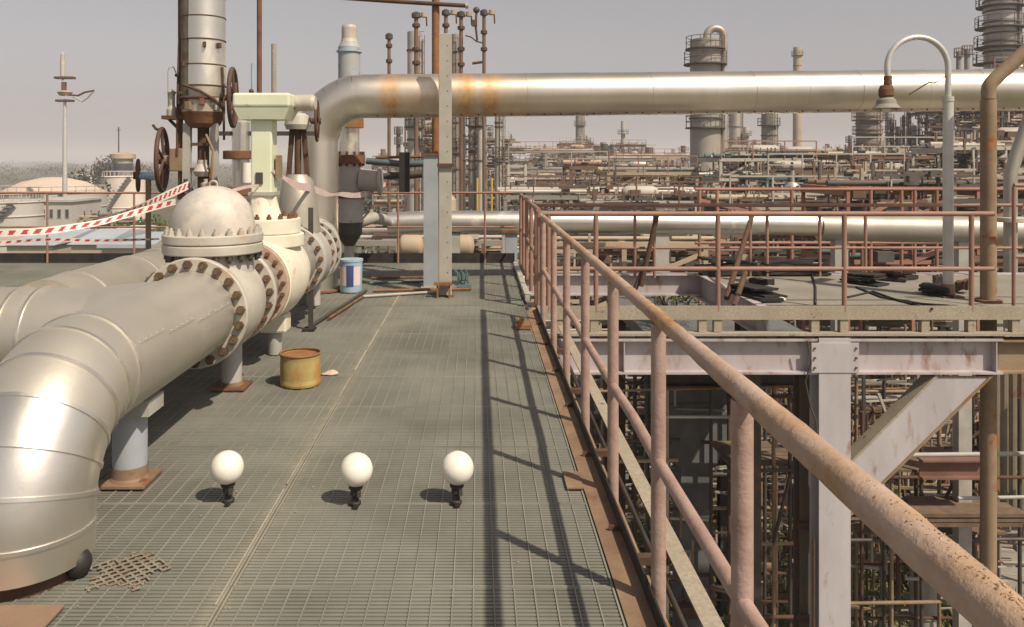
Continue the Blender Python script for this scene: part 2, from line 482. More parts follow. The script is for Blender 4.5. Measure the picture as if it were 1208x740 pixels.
# ------------------------------------------------------------------ grating walkway
FAR = 13.7
walk = thing('grating_walkway', None, None, (0, 7, 0))
walk['kind'] = 'structure'
PL = 0.785
PX = [-0.985 - 1.53 * k for k in range(0, 6)]       # left ends: seams
cols = [(-0.985, 0.545)] + [(-0.985 - 1.53 * (k + 1), -0.985 - 1.53 * k) for k in range(5)]
y_seams = [0.08 + PL * i for i in range(18)]


def grating_mesh(w, rusty=False):
    m = MB()
    g = 0.004
    z0, z1 = -0.034, -0.004
    n = 30
    for i in range(n):
        y = g + 0.008 + (PL - 2 * g - 0.016) * i / (n - 1)
        m.box(0.014, w - 0.014, y - 0.0078, y + 0.0078, z0, z1, 0)
    m.box(0.013, w - 0.013, g + 0.007, PL - g - 0.007, z0 + 0.004, -0.0095, 2)
    k = int(round(w / 0.0826))
    for j in range(1, k):
        x = w * j / k
        m.box(x - 0.0026, x + 0.0026, g + 0.003, PL - g - 0.003, -0.014, 0.0, 1)
    for x in (0.004, w - 0.012):
        m.box(x, x + 0.008, g, PL - g, z0, 0.001, 1)
    for y in (g, PL - g - 0.006):
        m.box(0.0125, w - 0.0125, y, y + 0.006, z0, 0.0008, 1)
    return m


proto = None
for ci, (x0, x1) in enumerate(cols):
    for ri, y0 in enumerate(y_seams[:-1]):
        if ci > 1 and y0 < 3 and x1 < -2.6:
            pass
        off = -0.0015 * ((ri * 7 + ci * 3) % 3)
        if ci >= 1 and ri % 2 == 0 and False:
            pass
        if proto is None:
            gm = grating_mesh(1.53)
            gm.v = [v + Vector((x0, y0, off)) for v in gm.v]
            proto = gm.build('grating_panel', [M['grate'], M['grate_rod'], M['fill']], walk)
            p0 = Vector((x0, y0, off))
        else:
            again(proto, Vector((x0, y0, off)) - p0)
# carrying beams under the grating
bm_ = None
for x in [0.52] + [-0.985 - 1.53 * k for k in range(6)]:
    b = MB().ibeam((x, 0.1, -0.19), (x, FAR, -0.19), 0.3, 0.15).build('joist', M['dark_steel'], walk) if bm_ is None else again(bm_, (x - 0.52, 0, 0))
    bm_ = bm_ or b
bm_ = None
for y in [1.6 + 3.0 * k for k in range(5)]:
    b = MB().ibeam((-8.6, y, -0.50), (0.6, y, -0.50), 0.3, 0.2).build('cross_beam', M['dark_steel'], walk) if bm_ is None else again(bm_, (0, y - 1.6, 0))
    bm_ = bm_ or b
bm_ = None
for x in (-8.3, -4, 0.3):
    for y in (1.6, 7.6, 13.4):
        b = MB().ibeam((x, y, GROUND), (x, y, -0.66), 0.3, 0.3, up=(0, 1, 0)).build('support_column', M['lavender_clean'], walk) if bm_ is None else again(bm_, (x + 8.3, y - 1.6, 0))
        bm_ = bm_ or b
# dusty strips on the long seam
m = MB()
y = 0.3
while y < 9.6:
    L = rnd.uniform(0.35, 1.1)
    if rnd.random() < 0.72:
        w = rnd.uniform(0.003, 0.009)
        m.box(-1.0 - w, -1.0 + rnd.uniform(-0.004, 0.008), y, y + L, -0.002, 0.0035)
    y += L + rnd.uniform(0.02, 0.4)
m.build('seam_strip', M['dust'], walk, kind='stuff')
# patch of corroded mesh beside the riser
m = MB()
pc = (-1.45, 3.335)
for sg in (1, -1):
    ux = Vector((0.7071, 0.7071 * sg, 0)); vx_ = Vector((-0.7071 * sg, 0.7071, 0))
    for i in range(-7, 8):
        for j in range(-10, 10):
            c0_ = Vector((pc[0], pc[1], 0)) + vx_ * (i * 0.034) + ux * (j * 0.017 + 0.0085)
            an = math.atan2(c0_.y - pc[1], c0_.x - pc[0])
            rr = math.hypot((c0_.x - pc[0]) / 0.165, (c0_.y - pc[1]) / 0.165)
            if rr > 0.86 + 0.14 * math.sin(5 * an) + 0.08 * math.sin(11 * an) or rnd.random() < 0.05:
                continue
            m.bar(c0_ - ux * 0.0088 + Vector((0, 0, .0035 + .001 * sg)), c0_ + ux * 0.0088 + Vector((0, 0, .0035 + .001 * sg)), 0.010, 0.003)
m.build('corroded_patch', mat('rust_eaten_mesh', (0.25, 0.235, 0.185), (0.19, 0.15, 0.10), 0.85, 0, 6, 0.34, 9, bump=0.3, rc2=(0.30, 0.16, 0.07)), walk, kind='stuff')
# right-hand ledge and toe plate
m = MB()
m.box(0.5475, 0.652, 0.1, 9.15, -0.012, 0.004)
m.box(0.640, 0.652, 0.1, 9.15, -0.20, -0.0125)
m.build('edge_ledge', M['ledge'], walk)
m = MB()
for k in range(6):
    m.box(0.6525, 0.660, 0.1 + k * 1.51, 0.1 + k * 1.51 + 1.5, -0.10, 0.075)
m.build('toe_plate', M['char_and_shade'], walk)  # black colour stands in for the shade on its inner face
m = MB()
for k in range(9):
    m.box(0.60, 0.6515, 0.9 + k * 0.93, 0.912 + k * 0.93, 0.0045, 0.028)
m.build('ledge_clip', M['rust_dark'], walk)
m = MB()
m.box(-8.7, 0.62, FAR, FAR + 0.012, -0.05, 0.13)
m.build('rear_toe_plate', M['char_and_shade'], walk)
k0 = None
for k, (y0, l) in enumerate([(9.75, .75), (10.6, .8), (11.5, .7), (12.3, .8)]):
    m = MB().box(0.57, 0.64, y0, y0 + l, 0.0, 0.07 - 0.01 * (k % 2))
    m.build('kerb_block', M['post'], walk, bevel=0.006)
# scattered dry dirt and paint flakes on the grating
m = MB()
for i in range(130):
    yy = rnd.uniform(2.2, 10); x = rnd.uniform(-1.6, 0.5)
    if rnd.random() < 0.6:
        x = -1.0 + rnd.gauss(0, 0.16)
    s_ = rnd.uniform(0.002, 0.006)
    a = rnd.uniform(0, 6.28)
    m.add([(x + s_ * math.cos(a + t) * rnd.uniform(.6, 1.2), yy + s_ * math.sin(a + t) * rnd.uniform(.6, 1.2), 0.003) for t in (0, 1.5, 3.1, 4.6)] + [(x, yy, 0.003 + s_ * 0.4)],
          [(0, 1, 4), (1, 2, 4), (2, 3, 4), (3, 0, 4)])
m.build('paint_flakes', M['dust'], kind='stuff')


# ------------------------------------------------------------------ railings
def railing(label, xy0, xy1, posts, zt, zm, rt, rp, mt, mp, zb=-0.03, extra_start=0, extra_end=0, bars=(), name='guard_railing', group=None, n=14, mm=None):
    """straight railing from xy0 to xy1; posts as fractions"""
    a = Vector((*xy0, 0)); b = Vector((*xy1, 0))
    t = thing(name, label, 'railing', (*xy0, zb), group)
    d = (b - a).normalized()
    m = MB().tube([a - d * extra_start + Vector((0, 0, zt)), b + d * extra_end + Vector((0, 0, zt))], rt, n)
    m.build('top_rail', mt, t)
    for zz in (zm if isinstance(zm, (list, tuple)) else [zm]):
        MB().tube([a + Vector((0, 0, zz)), b + Vector((0, 0, zz))], rp * 0.92, n).build('mid_rail', mm or mp, t)
    p0 = None
    for f in posts:
        q = a + (b - a) * f
        if p0 is None:
            p0 = MB().cyl(q + Vector((0, 0, zb)), q + Vector((0, 0, zt - rt * 0.6)), rp, n).build('post', mp, t)
            q0 = q
        else:
            again(p0, q - q0)
    return t


# near right-hand railing
RX = 0.692
t = thing('guard_railing', 'long near railing of faded pink pipe with flaking rust along the right edge', 'railing', (RX, 5, -0.05))
ny = [0.0, 1.06, 2.11, 3.09, 4.13, 5.2, 6.3, 7.37, 8.58]
# rusty top rail with an uneven flaking surface
pts, rs = [], []
yy = 0.25
while yy < 8.62:
    pts.append(Vector((RX + rnd.gauss(0, 0.0006), yy, 1.10 + rnd.gauss(0, 0.0006)))); rs.append(0.0285 + 0.008 * max(0.0, min(1.0, (2.7 - yy) / 1.3)) + rnd.gauss(0, 0.0004))
    yy += 0.05
MB().tube(pts, rs, 20).build('top_rail', M['rail_top'], t)
m = MB()
for i in range(230):
    yy = 0.92 + min(0.5, abs(rnd.gauss(0, 0.24)))
    a = R(rnd.gauss(88, 20))
    q = Vector((RX + 0.0366 * math.cos(a), yy, 1.10 + 0.0366 * math.sin(a)))
    nrm = Vector((math.cos(a), 0, math.sin(a)))
    s_ = rnd.uniform(0.0008, 0.0024)
    an = rnd.uniform(0, 3.14)
    t0 = Vector((0, 1, 0)); u0 = nrm.cross(t0)
    tt = t0 * math.cos(an) + u0 * math.sin(an); uu = nrm.cross(tt)
    lift = nrm * s_ * rnd.uniform(0.1, 1.2)
    m.add([q + tt * s_ * 1.7, q + uu * s_, q - tt * s_ * 1.5 + lift, q - uu * s_ * .8, q + lift * .8], [(0, 1, 4), (1, 2, 4), (2, 3, 4), (3, 0, 4)], False, 1 if rnd.random() < .7 else 0)
m.build('rust_flakes', [M['rust_orange'], M['rail_top']], t, kind='stuff')
pt = None
for y in ny:
    if pt is None:
        pt = MB().tube([(RX, y, -0.06), (RX, y, 0.3), (RX, y, 0.7), (RX, y, 1.075)], [0.0285, 0.0288, 0.0284, 0.0286], 18).build('post', M['rail_near'], t)
        ps = MB().box(RX - 0.035, RX - 0.031, y - 0.05, y + 0.05, -0.10, 0.03).build('post_bracket', M['rust_dark'], t)
    else:
        again(pt, (0, y, 0)); again(ps, (0, y, 0))
for y0, y1 in zip(ny[:-1], ny[1:]):
    MB().tube([(RX, y0 + 0.02, 0.545), (RX + 0.004, (y0 + y1) / 2, 0.552 if (int(y0 * 3) % 2) else 0.538), (RX, y1 - 0.02, 0.545)], 0.0235, 16).build('mid_rail', M['rail_near'], t)
# far right-hand railing beyond the branch
railing('short red railing on the right edge just past the branch walkway, closest to its corner', (0.70, 9.3), (0.72, 13.62), [0.0, 0.095, 0.33, 0.57, 0.79, 1.0], 1.13, 0.57, 0.028, 0.026, M['rail'], M['rail'], extra_start=0.0)
# rail across the far end
railing('red railing across the far end of the grating behind the grey posts', (-8.6, FAR - 0.06), (0.60, FAR - 0.06), [(8.6 + XP(p, FAR)) / 9.2 for p in (-30, 58, 160, 262, 366, 470, 572)], 1.16, 0.58, 0.019, 0.018, M['rail'], M['rail'])
# front rail of the branch bridge
railing('red railing along the front of the branch bridge above the cream toe plate', (0.74, 9.22), (XP(1172, 9.22), 9.22), [(XP(p, 9.22) - 0.74) / (XP(1172, 9.22) - 0.74) for p in (647, 703, 847, 996, 1146)], 1.095, 0.465, 0.029, 0.028, M['rail'], M['rail'], zb=-0.02)
# rear rail of the branch bridge
railing('red railing along the rear of the branch bridge in front of the low silver pipe', (0.80, 11.85), (8.0, 11.85), [(XP(p, 11.85) - 0.8) / 7.2 for p in (749, 772, 885, 905, 967, 1021, 1115, 1160)], 1.05, [0.42], 0.026, 0.023, M['rail'], M['rail'], zb=-0.02)
railing('red railing with upright posts at the right edge of the picture beside the brown riser', (XP(1196, 9.25), 9.25), (7.6, 9.25), [0.0, 1.0], 1.42, 0.6, 0.024, 0.022, M['rail'], M['rail'], zb=-0.02)
# third railing further off, with knee braces
t = railing('distant red railing with diagonal knee braces crossing the upper right behind the bridge', (XP(820, 16.2), 16.2), (13.2, 16.2), [0.01, 0.05, 0.22, 0.40, 0.47, 0.50, 0.55, 0.71, 0.78, 0.9, 1.0], 1.13, [0.05], 0.034, 0.034, M['far_red'], M['far_red'], zb=-1.4)
m = None
for (a, b) in (((1010, 262), (1065, 232)), ((1062, 268), (1112, 238)), ((1080, 300), (1012, 282)), ((884, 250), (826, 236)), ((872, 240), (925, 262))):
    MB().bar(P(*a, 16.3), P(*b, 16.3), 0.07, 0.07).build('knee_brace', M['far_red'], t)

# ------------------------------------------------------------------ branch bridge
BY = 9.2
br = thing('branch_bridge', 'lavender grey steel bridge branching right from the grating with a beam, braced column and deck', 'walkway', (4.2, BY, -3))
XE = 7.2
m = MB().box(0.66, XE, BY - 0.006, BY + 0.006, -0.115, 0.045).build('toe_plate', M['toe'], br, bevel=0.002)
m = MB()
m.box(0.66, XE, BY - 0.05, BY + 0.10, -0.29, -0.262)
m.build('bearing_plate', M['toe'], br)
s0 = None
for i, p in enumerate((662, 702, 830, 848, 963, 997, 1093, 1148, 1200)):
    x = XP(p, BY)
    if s0 is None:
        s0 = MB().box(x - 0.05, x + 0.04, BY + 0.008, BY + 0.09, -0.26, -0.116).build('stub_post', M['toe'], br); sx = x
    else:
        again(s0, (x - sx, 0.0, 0))
m = MB()
for i in range(14):
    x = 0.9 + i * 0.46 + rnd.uniform(-0.1, 0.1)
    m.box(x, x + 0.12, BY - 0.03, BY + 0.02, -0.318, -0.2905)
m.build('clamp', M['rust_dark'], br, kind='stuff')
m = MB().ibeam((0.70, BY + 0.05, -0.525), (XP(1180, BY), BY + 0.05, -0.525), 0.40, 0.22, 0.024, 0.014).build('main_beam', M['lavender'], br)
for x in (XP(735, BY), XP(958, BY) - 0.03, XP(1172, BY)):
    MB().box(x, x + 0.012, BY - 0.05, BY + 0.042, -0.698, -0.352).build('stiffener', M['lavender'], br)
cx0, cx1 = XP(963, BY), XP(1000, BY)
m = MB().box(cx0, cx1, BY - 0.075, BY - 0.055, GROUND, -0.31)
m.box(cx0, cx1, BY + 0.165, BY + 0.185, GROUND, -0.735)
m.box(cx0 + (cx1 - cx0) * 0.42, cx0 + (cx1 - cx0) * 0.46, BY - 0.054, BY + 0.164, GROUND, -0.735)
m.build('column', M['lavender_clean'], br)
MB().bar((cx0 - 0.035, BY - 0.03, GROUND), (cx0 - 0.035, BY - 0.03, -2.6), 0.03, 0.03).build('conduit', M['rust_dark'], br)
def prism(poly, y0, y1):
    m = MB(); n = len(poly)
    vs = [(x, y0, z) for x, z in poly] + [(x, y1, z) for x, z in poly]
    return m.add(vs, [tuple(range(n))[::-1], tuple(range(n, 2 * n))] + [(i, (i + 1) % n, n + (i + 1) % n, n + i) for i in range(n)])


def xz(a, b):
    return (XP(a, BY), ZP(b, BY))


prism([xz(985, 560), xz(1101, 443.5), xz(1167, 443.5), xz(985, 622)], BY - 0.03, BY - 0.01).build('brace_plate', M['lavender_clean'], br)
prism([xz(984, 560), xz(1100, 443.4), xz(1104, 443.4), xz(984, 564)], BY - 0.045, BY + 0.16).build('brace_flange', M['toe'], br)
prism([xz(984, 621), xz(1164.5, 443.4), xz(1168.5, 443.4), xz(984, 625)], BY - 0.045, BY + 0.16).build('brace_flange', M['brownpipe'], br)
g_ = MB().box(cx0 - 0.09, cx1 + 0.09, BY - 0.086, BY - 0.0755, -0.70, -0.36)
g_.build('splice_plate', M['lavender_clean'], br, bevel=0.003)
b0 = None
for x in (cx0 - 0.055, cx1 + 0.055):
    for z in (-0.64, -0.53, -0.42):
        if b0 is None:
            b0 = MB().tube([(x, BY - 0.0865, z), (x, BY - 0.103, z)], 0.014, 6).build('bolt', M['rust'], br); bq = Vector((x, 0, z))
        else:
            again(b0, Vector((x, 0, z)) - bq)
prism([xz(1000, 520), xz(1062, 480), xz(1000, 480)], BY - 0.009, BY + 0.003).build('gusset', M['lavender'], br) if False else None
m = MB()
for (a, b) in ((xz(1101, 443.6), xz(1167, 443.6)), (xz(1000.2, 545.5), xz(1000.2, 607))):
    k = 26
    for i in range(k):
        f = i / (k - 1)
        m.sph((a[0] + (b[0] - a[0]) * f + rnd.gauss(0, .002), BY - 0.034, a[1] + (b[1] - a[1]) * f), 0.012, 6, 4)
m.build('weld_bead', M['brownpipe'], br, kind='stuff')
MB().tube([P(952, 402, 9.1), P(957, 428, 9.1), P(950, 450, 9.1), P(956, 480, 9.1), P(963, 497, 9.1), P(966, 560, 9.1)], 0.010, 6).build('loose_cable', M['dark_steel'], br)
t = thing('dark_post', 'dark brown steel post standing just left of the lavender column', 'post', (XP(950, 9.8), 9.8, GROUND))
MB().ibeam((XP(949, 9.75), 9.75, GROUND), (XP(949, 9.75), 9.75, -0.72), 0.2, 0.19, 0.015, 0.012, up=(0, 1, 0)).build('shaft', mat('dark_brown_green_steel', (0.085, 0.08, 0.065), (0.13, 0.085, 0.05), 0.8, 0, 3, 0.2, 4, bump=0.2), t)
for k in range(5):
    MB().box(XP(949, 9.75) - 0.13, XP(949, 9.75) + 0.13, 9.60, 9.635, -1.6 - k * 1.1, -1.52 - k * 1.1).build('clamp', M['rust_dark'], t)
# deck on the right half, opening on the left half
MB().box(3.36, 8.6, BY + 0.1, 12.0, -0.06, 0.0).build('deck_plate', M['deckplate'], br)
m = MB().box(3.335, 3.355, BY + 0.1, 12.05, -0.34, 0.02)
m.box(3.25, 3.334, BY + 0.1, 12.05, -0.34, -0.32)
m.box(3.25, 3.334, BY + 0.1, 12.05, 0.0, 0.02)
m.build('side_channel', M['lavender'], br)
m = MB().ibeam((0.7, 12.1, -0.15), (8.6, 12.1, -0.15), 0.32, 0.2).build('rear_beam', M['lavender'], br)
m = MB()
for y in (10.2, 11.2):
    m.ibeam((3.36, y, -0.18), (8.6, y, -0.18), 0.22, 0.12)
m.build('deck_joist', M['dark_steel'], br)
for x in (4.05, 9.3):
    MB().ibeam((x, 12.1, GROUND), (x, 12.1, -0.32), 0.3, 0.3, up=(0, 1, 0)).build('rear_column', M['dark_steel'], br)
MB().ibeam((XP(1178, BY) + .02, BY + .05, -0.53), (8.6, BY + .05, -0.53), 0.38, 0.2).build('end_beam', M['brownpipe'], br)
# slim service channel running beside the railing below deck level
t = thing('service_channel', 'pale flat steel bar running below the near railing outside the grating', 'steel bar', (0.95, 5, -0.2))
MB().box(0.90, 0.975, 0.2, 9.1, -0.172, -0.16).build('flange', M['toe'], t)
MB().box(0.975, 0.985, 0.2, 9.1, -0.30, -0.16).build('web', M['toe'], t)
h0 = None
for k in range(6):
    if h0 is None:
        h0 = MB().box(0.66, 0.90, 1.0, 1.05, -0.21, -0.173).build('hanger', M['rust_dark'], t)
    else:
        again(h0, (0, 1.4 * k, 0))
for i, (x, z, r_) in enumerate(((0.74, -0.25, 0.022), (0.80, -0.3, 0.028), (0.86, -0.235, 0.016))):
    tag(MB().cyl((x, 0.2, z), (x, 9.1, z), r_, 10).build('cable_conduit', M[('rust_dark', 'brownpipe', 'dark_steel')[i]]),
        ('slim dark rusty conduit hugging the outer side of the toe plate', 'thickest brown conduit below the near railing', 'thin grey conduit beside the pale flat bar')[i], 'conduit', 'conduits below the near railing')


# ------------------------------------------------------------------ insulated pipe with cladding sections
def clad_pipe(parent, pts, r, seams, m, n=32, ridge=True, name='cladding_section'):
    """pts: dense polyline; seams: indices that split it into jacket sections, each slightly overlapping the next"""
    idx = [0] + list(seams) + [len(pts) - 1]
    for k, (i, j) in enumerate(zip(idx[:-1], idx[1:])):
        e = (pts[j] - pts[max(0, j - 1)]).normalized() * 0.012
        seg = [Vector(q) for q in pts[i:j + 1]]
        rr = r + (0.0022 if k % 2 else 0.0)
        MB().tube(seg + [seg[-1] + e], rr, n).build(name, m[k] if isinstance(m, list) else m, parent)
        if ridge and k:
            d = (seg[1] - seg[0]).normalized()
            MB().tube([seg[0] - d * 0.008, seg[0] + d * 0.008], r + 0.0085, n).build('swaged_bead', M['clad'], parent)


def bolt_ring(parent, c, axis, Rb, n, rb, L, m, phase=0.0, nut_m=None, side=1, hexn=6):
    c = Vector(c)
    u, v, d = frame_of(Vector(axis))
    first = None
    for i in range(n):
        a = 2 * math.pi * (i + phase) / n
        q = c + (u * math.cos(a) + v * math.sin(a)) * Rb
        mm = m[i % len(m)] if isinstance(m, list) else m
        if first is None:
            b = MB().tube([q, q + d * side * L * 0.6], rb, hexn)
            b.tube([q + d * side * L * 0.6, q + d * side * L], rb * 0.55, 8)
            first = b.build('bolt', m[0] if isinstance(m, list) else m, parent)
            q0 = q
        else:
            c_ = again(first, q - q0)
            if isinstance(m, list) and mm is not m[0]:
                for sl in range(len(c_.material_slots)):
                    c_.material_slots[sl].link = 'OBJECT'
                    c_.material_slots[sl].material = mm


AX, AZ, AR = -1.89, 0.69, 0.28
# ---- front pipe A
t = thing('insulated_pipe', 'big silver clad pipe in the left foreground with a segmented elbow dropping to the grating', 'pipe', (AX, 3.33, 0))
el = 0.5
pts = [Vector((AX, 3.33, z)) for z in (0.065, 0.10)] + arc((AX, 3.33 + el, AZ - el), (0, -1, 0), (0, 0, 1), el, 0, math.pi / 2, 24) + [Vector((AX, y, AZ)) for y in (4.2, 4.6, 5.0, 5.30)]
# bigger bend: recompute seams at every 1/6 of the elbow
clad_pipe(t, pts, AR, [2, 6, 10, 14, 18, 22, 26], [M['clad']] * 4 + [M['clad_mid']] * 9, n=40)
m = MB()
for k, (y0, y1) in enumerate(((3.86, 4.22), (4.24, 4.62), (4.64, 5.28))):
    a = R(28 - 5 * k)
    rr = AR + 0.004
    m.obox((AX + rr * math.cos(a), (y0 + y1) / 2, AZ + rr * math.sin(a)), (0.004, y1 - y0 - 0.02, 0.022), Matrix.Rotation(-a, 3, 'Y'))
    for j in range(5):
        yy = y0 + (y1 - y0) * (j + .5) / 5
        m.sph((AX + (rr + .002) * math.cos(a), yy, AZ + (rr + .002) * math.sin(a)), 0.0055, 6, 4)
m.build('lap_seam', M['clad_mid'], t, kind='stuff')
MB().cyl((AX, 3.33, -0.05), (AX, 3.33, 0.064), AR - 0.05, 32).build('bare_pipe', M['rust_dark'], t)
tg = MB()
tg.sph((AX + AR - 0.03, 3.30, 0.055), 0.055, 12, 8, 1.1)
tg.build('rubber_plug', M['black'], t)
# supports of pipe A
for i, (y, lab) in enumerate(((4.28, 'grey pipe support post with rusty base plate under the foreground elbow'), (6.05, 'grey pipe support post under the domed valve'))):
    s_ = thing('pipe_support', lab, 'support', (AX + 0.04, y, 0), 'supports under the left pipe')
    zt = AZ - AR - 0.01 if i == 0 else 0.40
    m = MB().cyl((AX + 0.04, y, 0.022), (AX + 0.04, y, zt), 0.088 if i == 0 else 0.075, 24).build('post', M['bluegrey'] if i == 0 else M['grey'], s_)
    MB().box(AX - 0.09, AX + 0.165, y - 0.125, y + 0.125, 0.003, 0.021).build('base_plate', M['ledge'] if i == 0 else M['rust'], s_, bevel=0.003)
    MB().lathe([(0.10, 0.022), (0.0925, 0.035), (0.0915, 0.09)] if i == 0 else [(0.085, 0.022), (0.079, 0.05)], (AX + 0.04, y, 0), (0, 0, 1), 24, True).build('rusty_weld', M['ledge'], s_)
    if i == 0:
        MB().box(AX - 0.12, AX + 0.18, y - 0.1, y + 0.1, zt - 0.03, zt + 0.05).build('saddle', M['grey'], s_)
# ---- pipe B behind, meeting a cross pipe that tees into pipe A
BX = -2.66
t = thing('insulated_pipe', 'second silver clad pipe receding behind the foreground one, with an open jacket seam', 'pipe', (BX, 5.2, 0))
pts = [Vector((BX, y, AZ)) for y in (4.95, 5.3, 5.7, 6.15, 6.7, 7.2)]
clad_pipe(t, pts, AR, [1, 3, 4], M['clad_dull'], n=36)
MB().tube([Vector((BX + 0.275, y, AZ + 0.07)) for y in (5.5, 5.8, 6.1)], 0.014, 6).build('open_seam', M['rust_dark'], t)
s_ = MB().cyl((BX, 6.4, 0.003), (BX, 6.4, AZ - AR - 0.003), 0.08, 18).build('support_post', M['grey'], t)
t = thing('insulated_pipe', 'clad cross pipe with pale bead rings joining the foreground pipe, cut by the left edge', 'pipe', (-2.6, 4.88, 0))
DY, DZ, DR = 4.88, 0.645, 0.285
pts = [Vector((-4.15, DY, z)) for z in (0.02, 0.1)] + arc((-3.7, DY, DZ - 0.45), (-1, 0, 0), (0, 0, 1), 0.45, 0, math.pi / 2, 12)[1:] + [Vector((x, DY, DZ)) for x in (-3.3, -3.05, -2.9, -2.77, -2.64, -2.50, -2.3, -2.0)]
clad_pipe(t, pts, DR, [1, 5, 9, 13, 14, 15, 16, 17, 18], [M['clad_dull']] * 8 + [M['clad_mid']] * 2, n=36)
MB().tube([(-2.28, DY, DZ), (-2.18, DY, DZ + 0.005), (-1.95, DY, DZ + 0.01)], [DR + 0.004, DR + 0.012, DR + 0.03], 36).build('saddle_sleeve', M['clad_mid'], t)


# ---- valves along pipe A
def flange(parent, y, r, th, m, nb, face=-1, bm=None, rb=0.022, name='flange', Rb=None, x=AX, z=AZ, hole=0.2):
    MB().disc((x, y, z), (0, 1, 0), hole, r, th, 40).build(name, m, parent)
    if nb:
        yy = y if face < 0 else y + th
        bolt_ring(parent, (x, yy, z), (0, 1, 0), Rb or r - 0.042, nb, rb, 0.05, bm or M['bolt'], 0.25, side=face)


t = thing('check_valve', 'pale grey check valve with a bolted domed bonnet on the foreground pipe', 'valve', (AX, 5.75, 0))
flange(t, 5.32, 0.368, 0.055, M['valve'], 20, -1, [M['bolt'], M['bolt_brass'], M['bolt'], M['bolt'], M['bolt_brass'], M['bolt']], 0.031)
m = MB().lathe([(0.27, 0.0), (0.30, 0.05), (0.345, 0.2), (0.36, 0.37), (0.345, 0.5), (0.30, 0.64), (0.27, 0.70)], (AX, 5.375, AZ), (0, 1, 0), 36, False)
m.lathe([(0.30, -0.1), (0.29, 0.10), (0.275, 0.36)], (AX, 5.75, AZ), (0, 0, 1), 36, False)
m.build('body', M['valve'], t)
zt = 1.05
MB().disc((AX, 5.75, zt), (0, 0, 1), 0.1, 0.345, 0.07, 48).build('bonnet_flange', M['valve'], t)
MB().disc((AX, 5.75, zt + 0.074), (0, 0, 1), 0.1, 0.345, 0.065, 48).build('cover_flange', M['valve'], t)
prof = [(0.288, 0.0), (0.286, 0.07)] + [(0.284 * math.cos(a), 0.07 + 0.265 * math.sin(a)) for a in [math.pi / 2 * i / 12 for i in range(1, 13)]]
MB().lathe(prof, (AX, 5.75, zt + 0.139), (0, 0, 1), 40, False).build('dome_cover', mat('dome_paint', (0.60, 0.54, 0.47), (0.45, 0.425, 0.39), 0.5, 0, 3, 0.33, 3.5, soft=0.2, bump=0.15, bscale=60, rc=(0.42, 0.27, 0.15), rc2=(0.55, 0.42, 0.30), contrast=0.12), t)
bolt_ring(t, (AX, 5.75, zt + 0.139), (0, 0, 1), 0.312, 22, 0.022, 0.05, M['valve'], 0.2)
bolt_ring(t, (AX, 5.75, zt), (0, 0, 1), 0.312, 22, 0.024, 0.055, M['dark_steel'], 0.2, side=-1)
flange(t, 6.06, 0.368, 0.055, M['valve'], 20, -1, M['bolt'], 0.031)
MB().torus((AX, 5.75, zt + 0.139 + 0.34), (0, 1, 0), 0.028, 0.009, 14, 8).build('lifting_eye', M['valve'], t)

t = thing('pipe_spool', 'short grey clad spool with a rusty bolted rim just before the cream valve', 'pipe', (AX, 6.3, 0))
MB().cyl((AX, 6.117, AZ), (AX, 6.50, AZ), 0.285, 36).build('barrel', M['clad_dull'], t)
flange(t, 6.50, 0.362, 0.05, mat('rusty_grey_rim', (0.46, 0.36, 0.28), (0.30, 0.17, 0.10), 0.7, 0, 6, 0.35, 6, bump=0.3), 22, -1, M['rust'], 0.020)

t = thing('gate_valve', 'cream gate valve with a pale green yoke column and boxy green actuator head', 'valve', (AX, 7.1, 0))
flange(t, 6.555, 0.37, 0.06, M['cream'], 0)
m = MB().lathe([(0.30, 0.0), (0.33, 0.08), (0.37, 0.3), (0.385, 0.48), (0.37, 0.66), (0.33, 0.88), (0.30, 0.95)], (AX, 6.62, AZ), (0, 1, 0), 36, False)
m.lathe([(0.34, -0.1), (0.33, 0.12), (0.30, 0.26)], (AX, 7.1, AZ), (0, 0, 1), 36, False)
m.build('body', M['cream'], t)
MB().disc((AX + 0.02, 7.1, 0.955), (0, 0, 1), 0.05, 0.33, 0.11, 40).build('bonnet_flange', M['cream'], t)
MB().disc((AX + 0.02, 7.1, 1.068), (0, 0, 1), 0.05, 0.30, 0.13, 40).build('bonnet', M['cream'], t)
bolt_ring(t, (AX + 0.02, 7.1, 1.199), (0, 0, 1), 0.255, 16, 0.022, 0.045, M['rust'], 0.1)
MB().lathe([(0.16, 0), (0.13, 0.1), (0.10, 0.22)], (AX, 7.1, 1.20), (0, 0, 1), 24, True).build('gland', M['cream'], t)
MB().box(AX - 0.085, AX + 0.095, 7.0, 7.2, 1.30, 2.06).build('yoke_column', M['green'], t, bevel=0.012)
MB().box(AX - 0.105, AX + 0.115, 6.98, 7.22, 1.40, 1.43).build('yoke_band', M['grey'], t)
MB().box(AX - 0.04, AX + 0.02, 6.985, 6.999, 1.50, 1.60).build('name_plate', M['dark_steel'], t)
m = MB()
m.add([(-0.20, -0.16, 0), (0.19, -0.16, 0), (0.19, 0.16, 0), (-0.20, 0.16, 0), (-0.24, -0.19, 0.10), (0.24, -0.19, 0.10), (0.24, 0.19, 0.10), (-0.24, 0.19, 0.10)],
      [(0, 3, 2, 1), (4, 5, 6, 7), (0, 1, 5, 4), (1, 2, 6, 5), (2, 3, 7, 6), (3, 0, 4, 7)])
m.v = [v + Vector((AX + 0.03, 7.1, 2.06)) for v in m.v]
m.build('head_base', M['green'], t)
MB().box(AX - 0.217, AX + 0.276, 6.90, 7.30, 2.163, 2.285).build('head_box', M['green'], t, bevel=0.02)
m = MB()
m.lathe([(0.0, 0), (0.075, 0.0), (0.075, 0.14), (0.06, 0.17), (0.0, 0.17)], (AX + 0.278, 7.15, 2.215), (1, 0, 0), 24, True)
m.build('motor_housing', M['valve'], t)
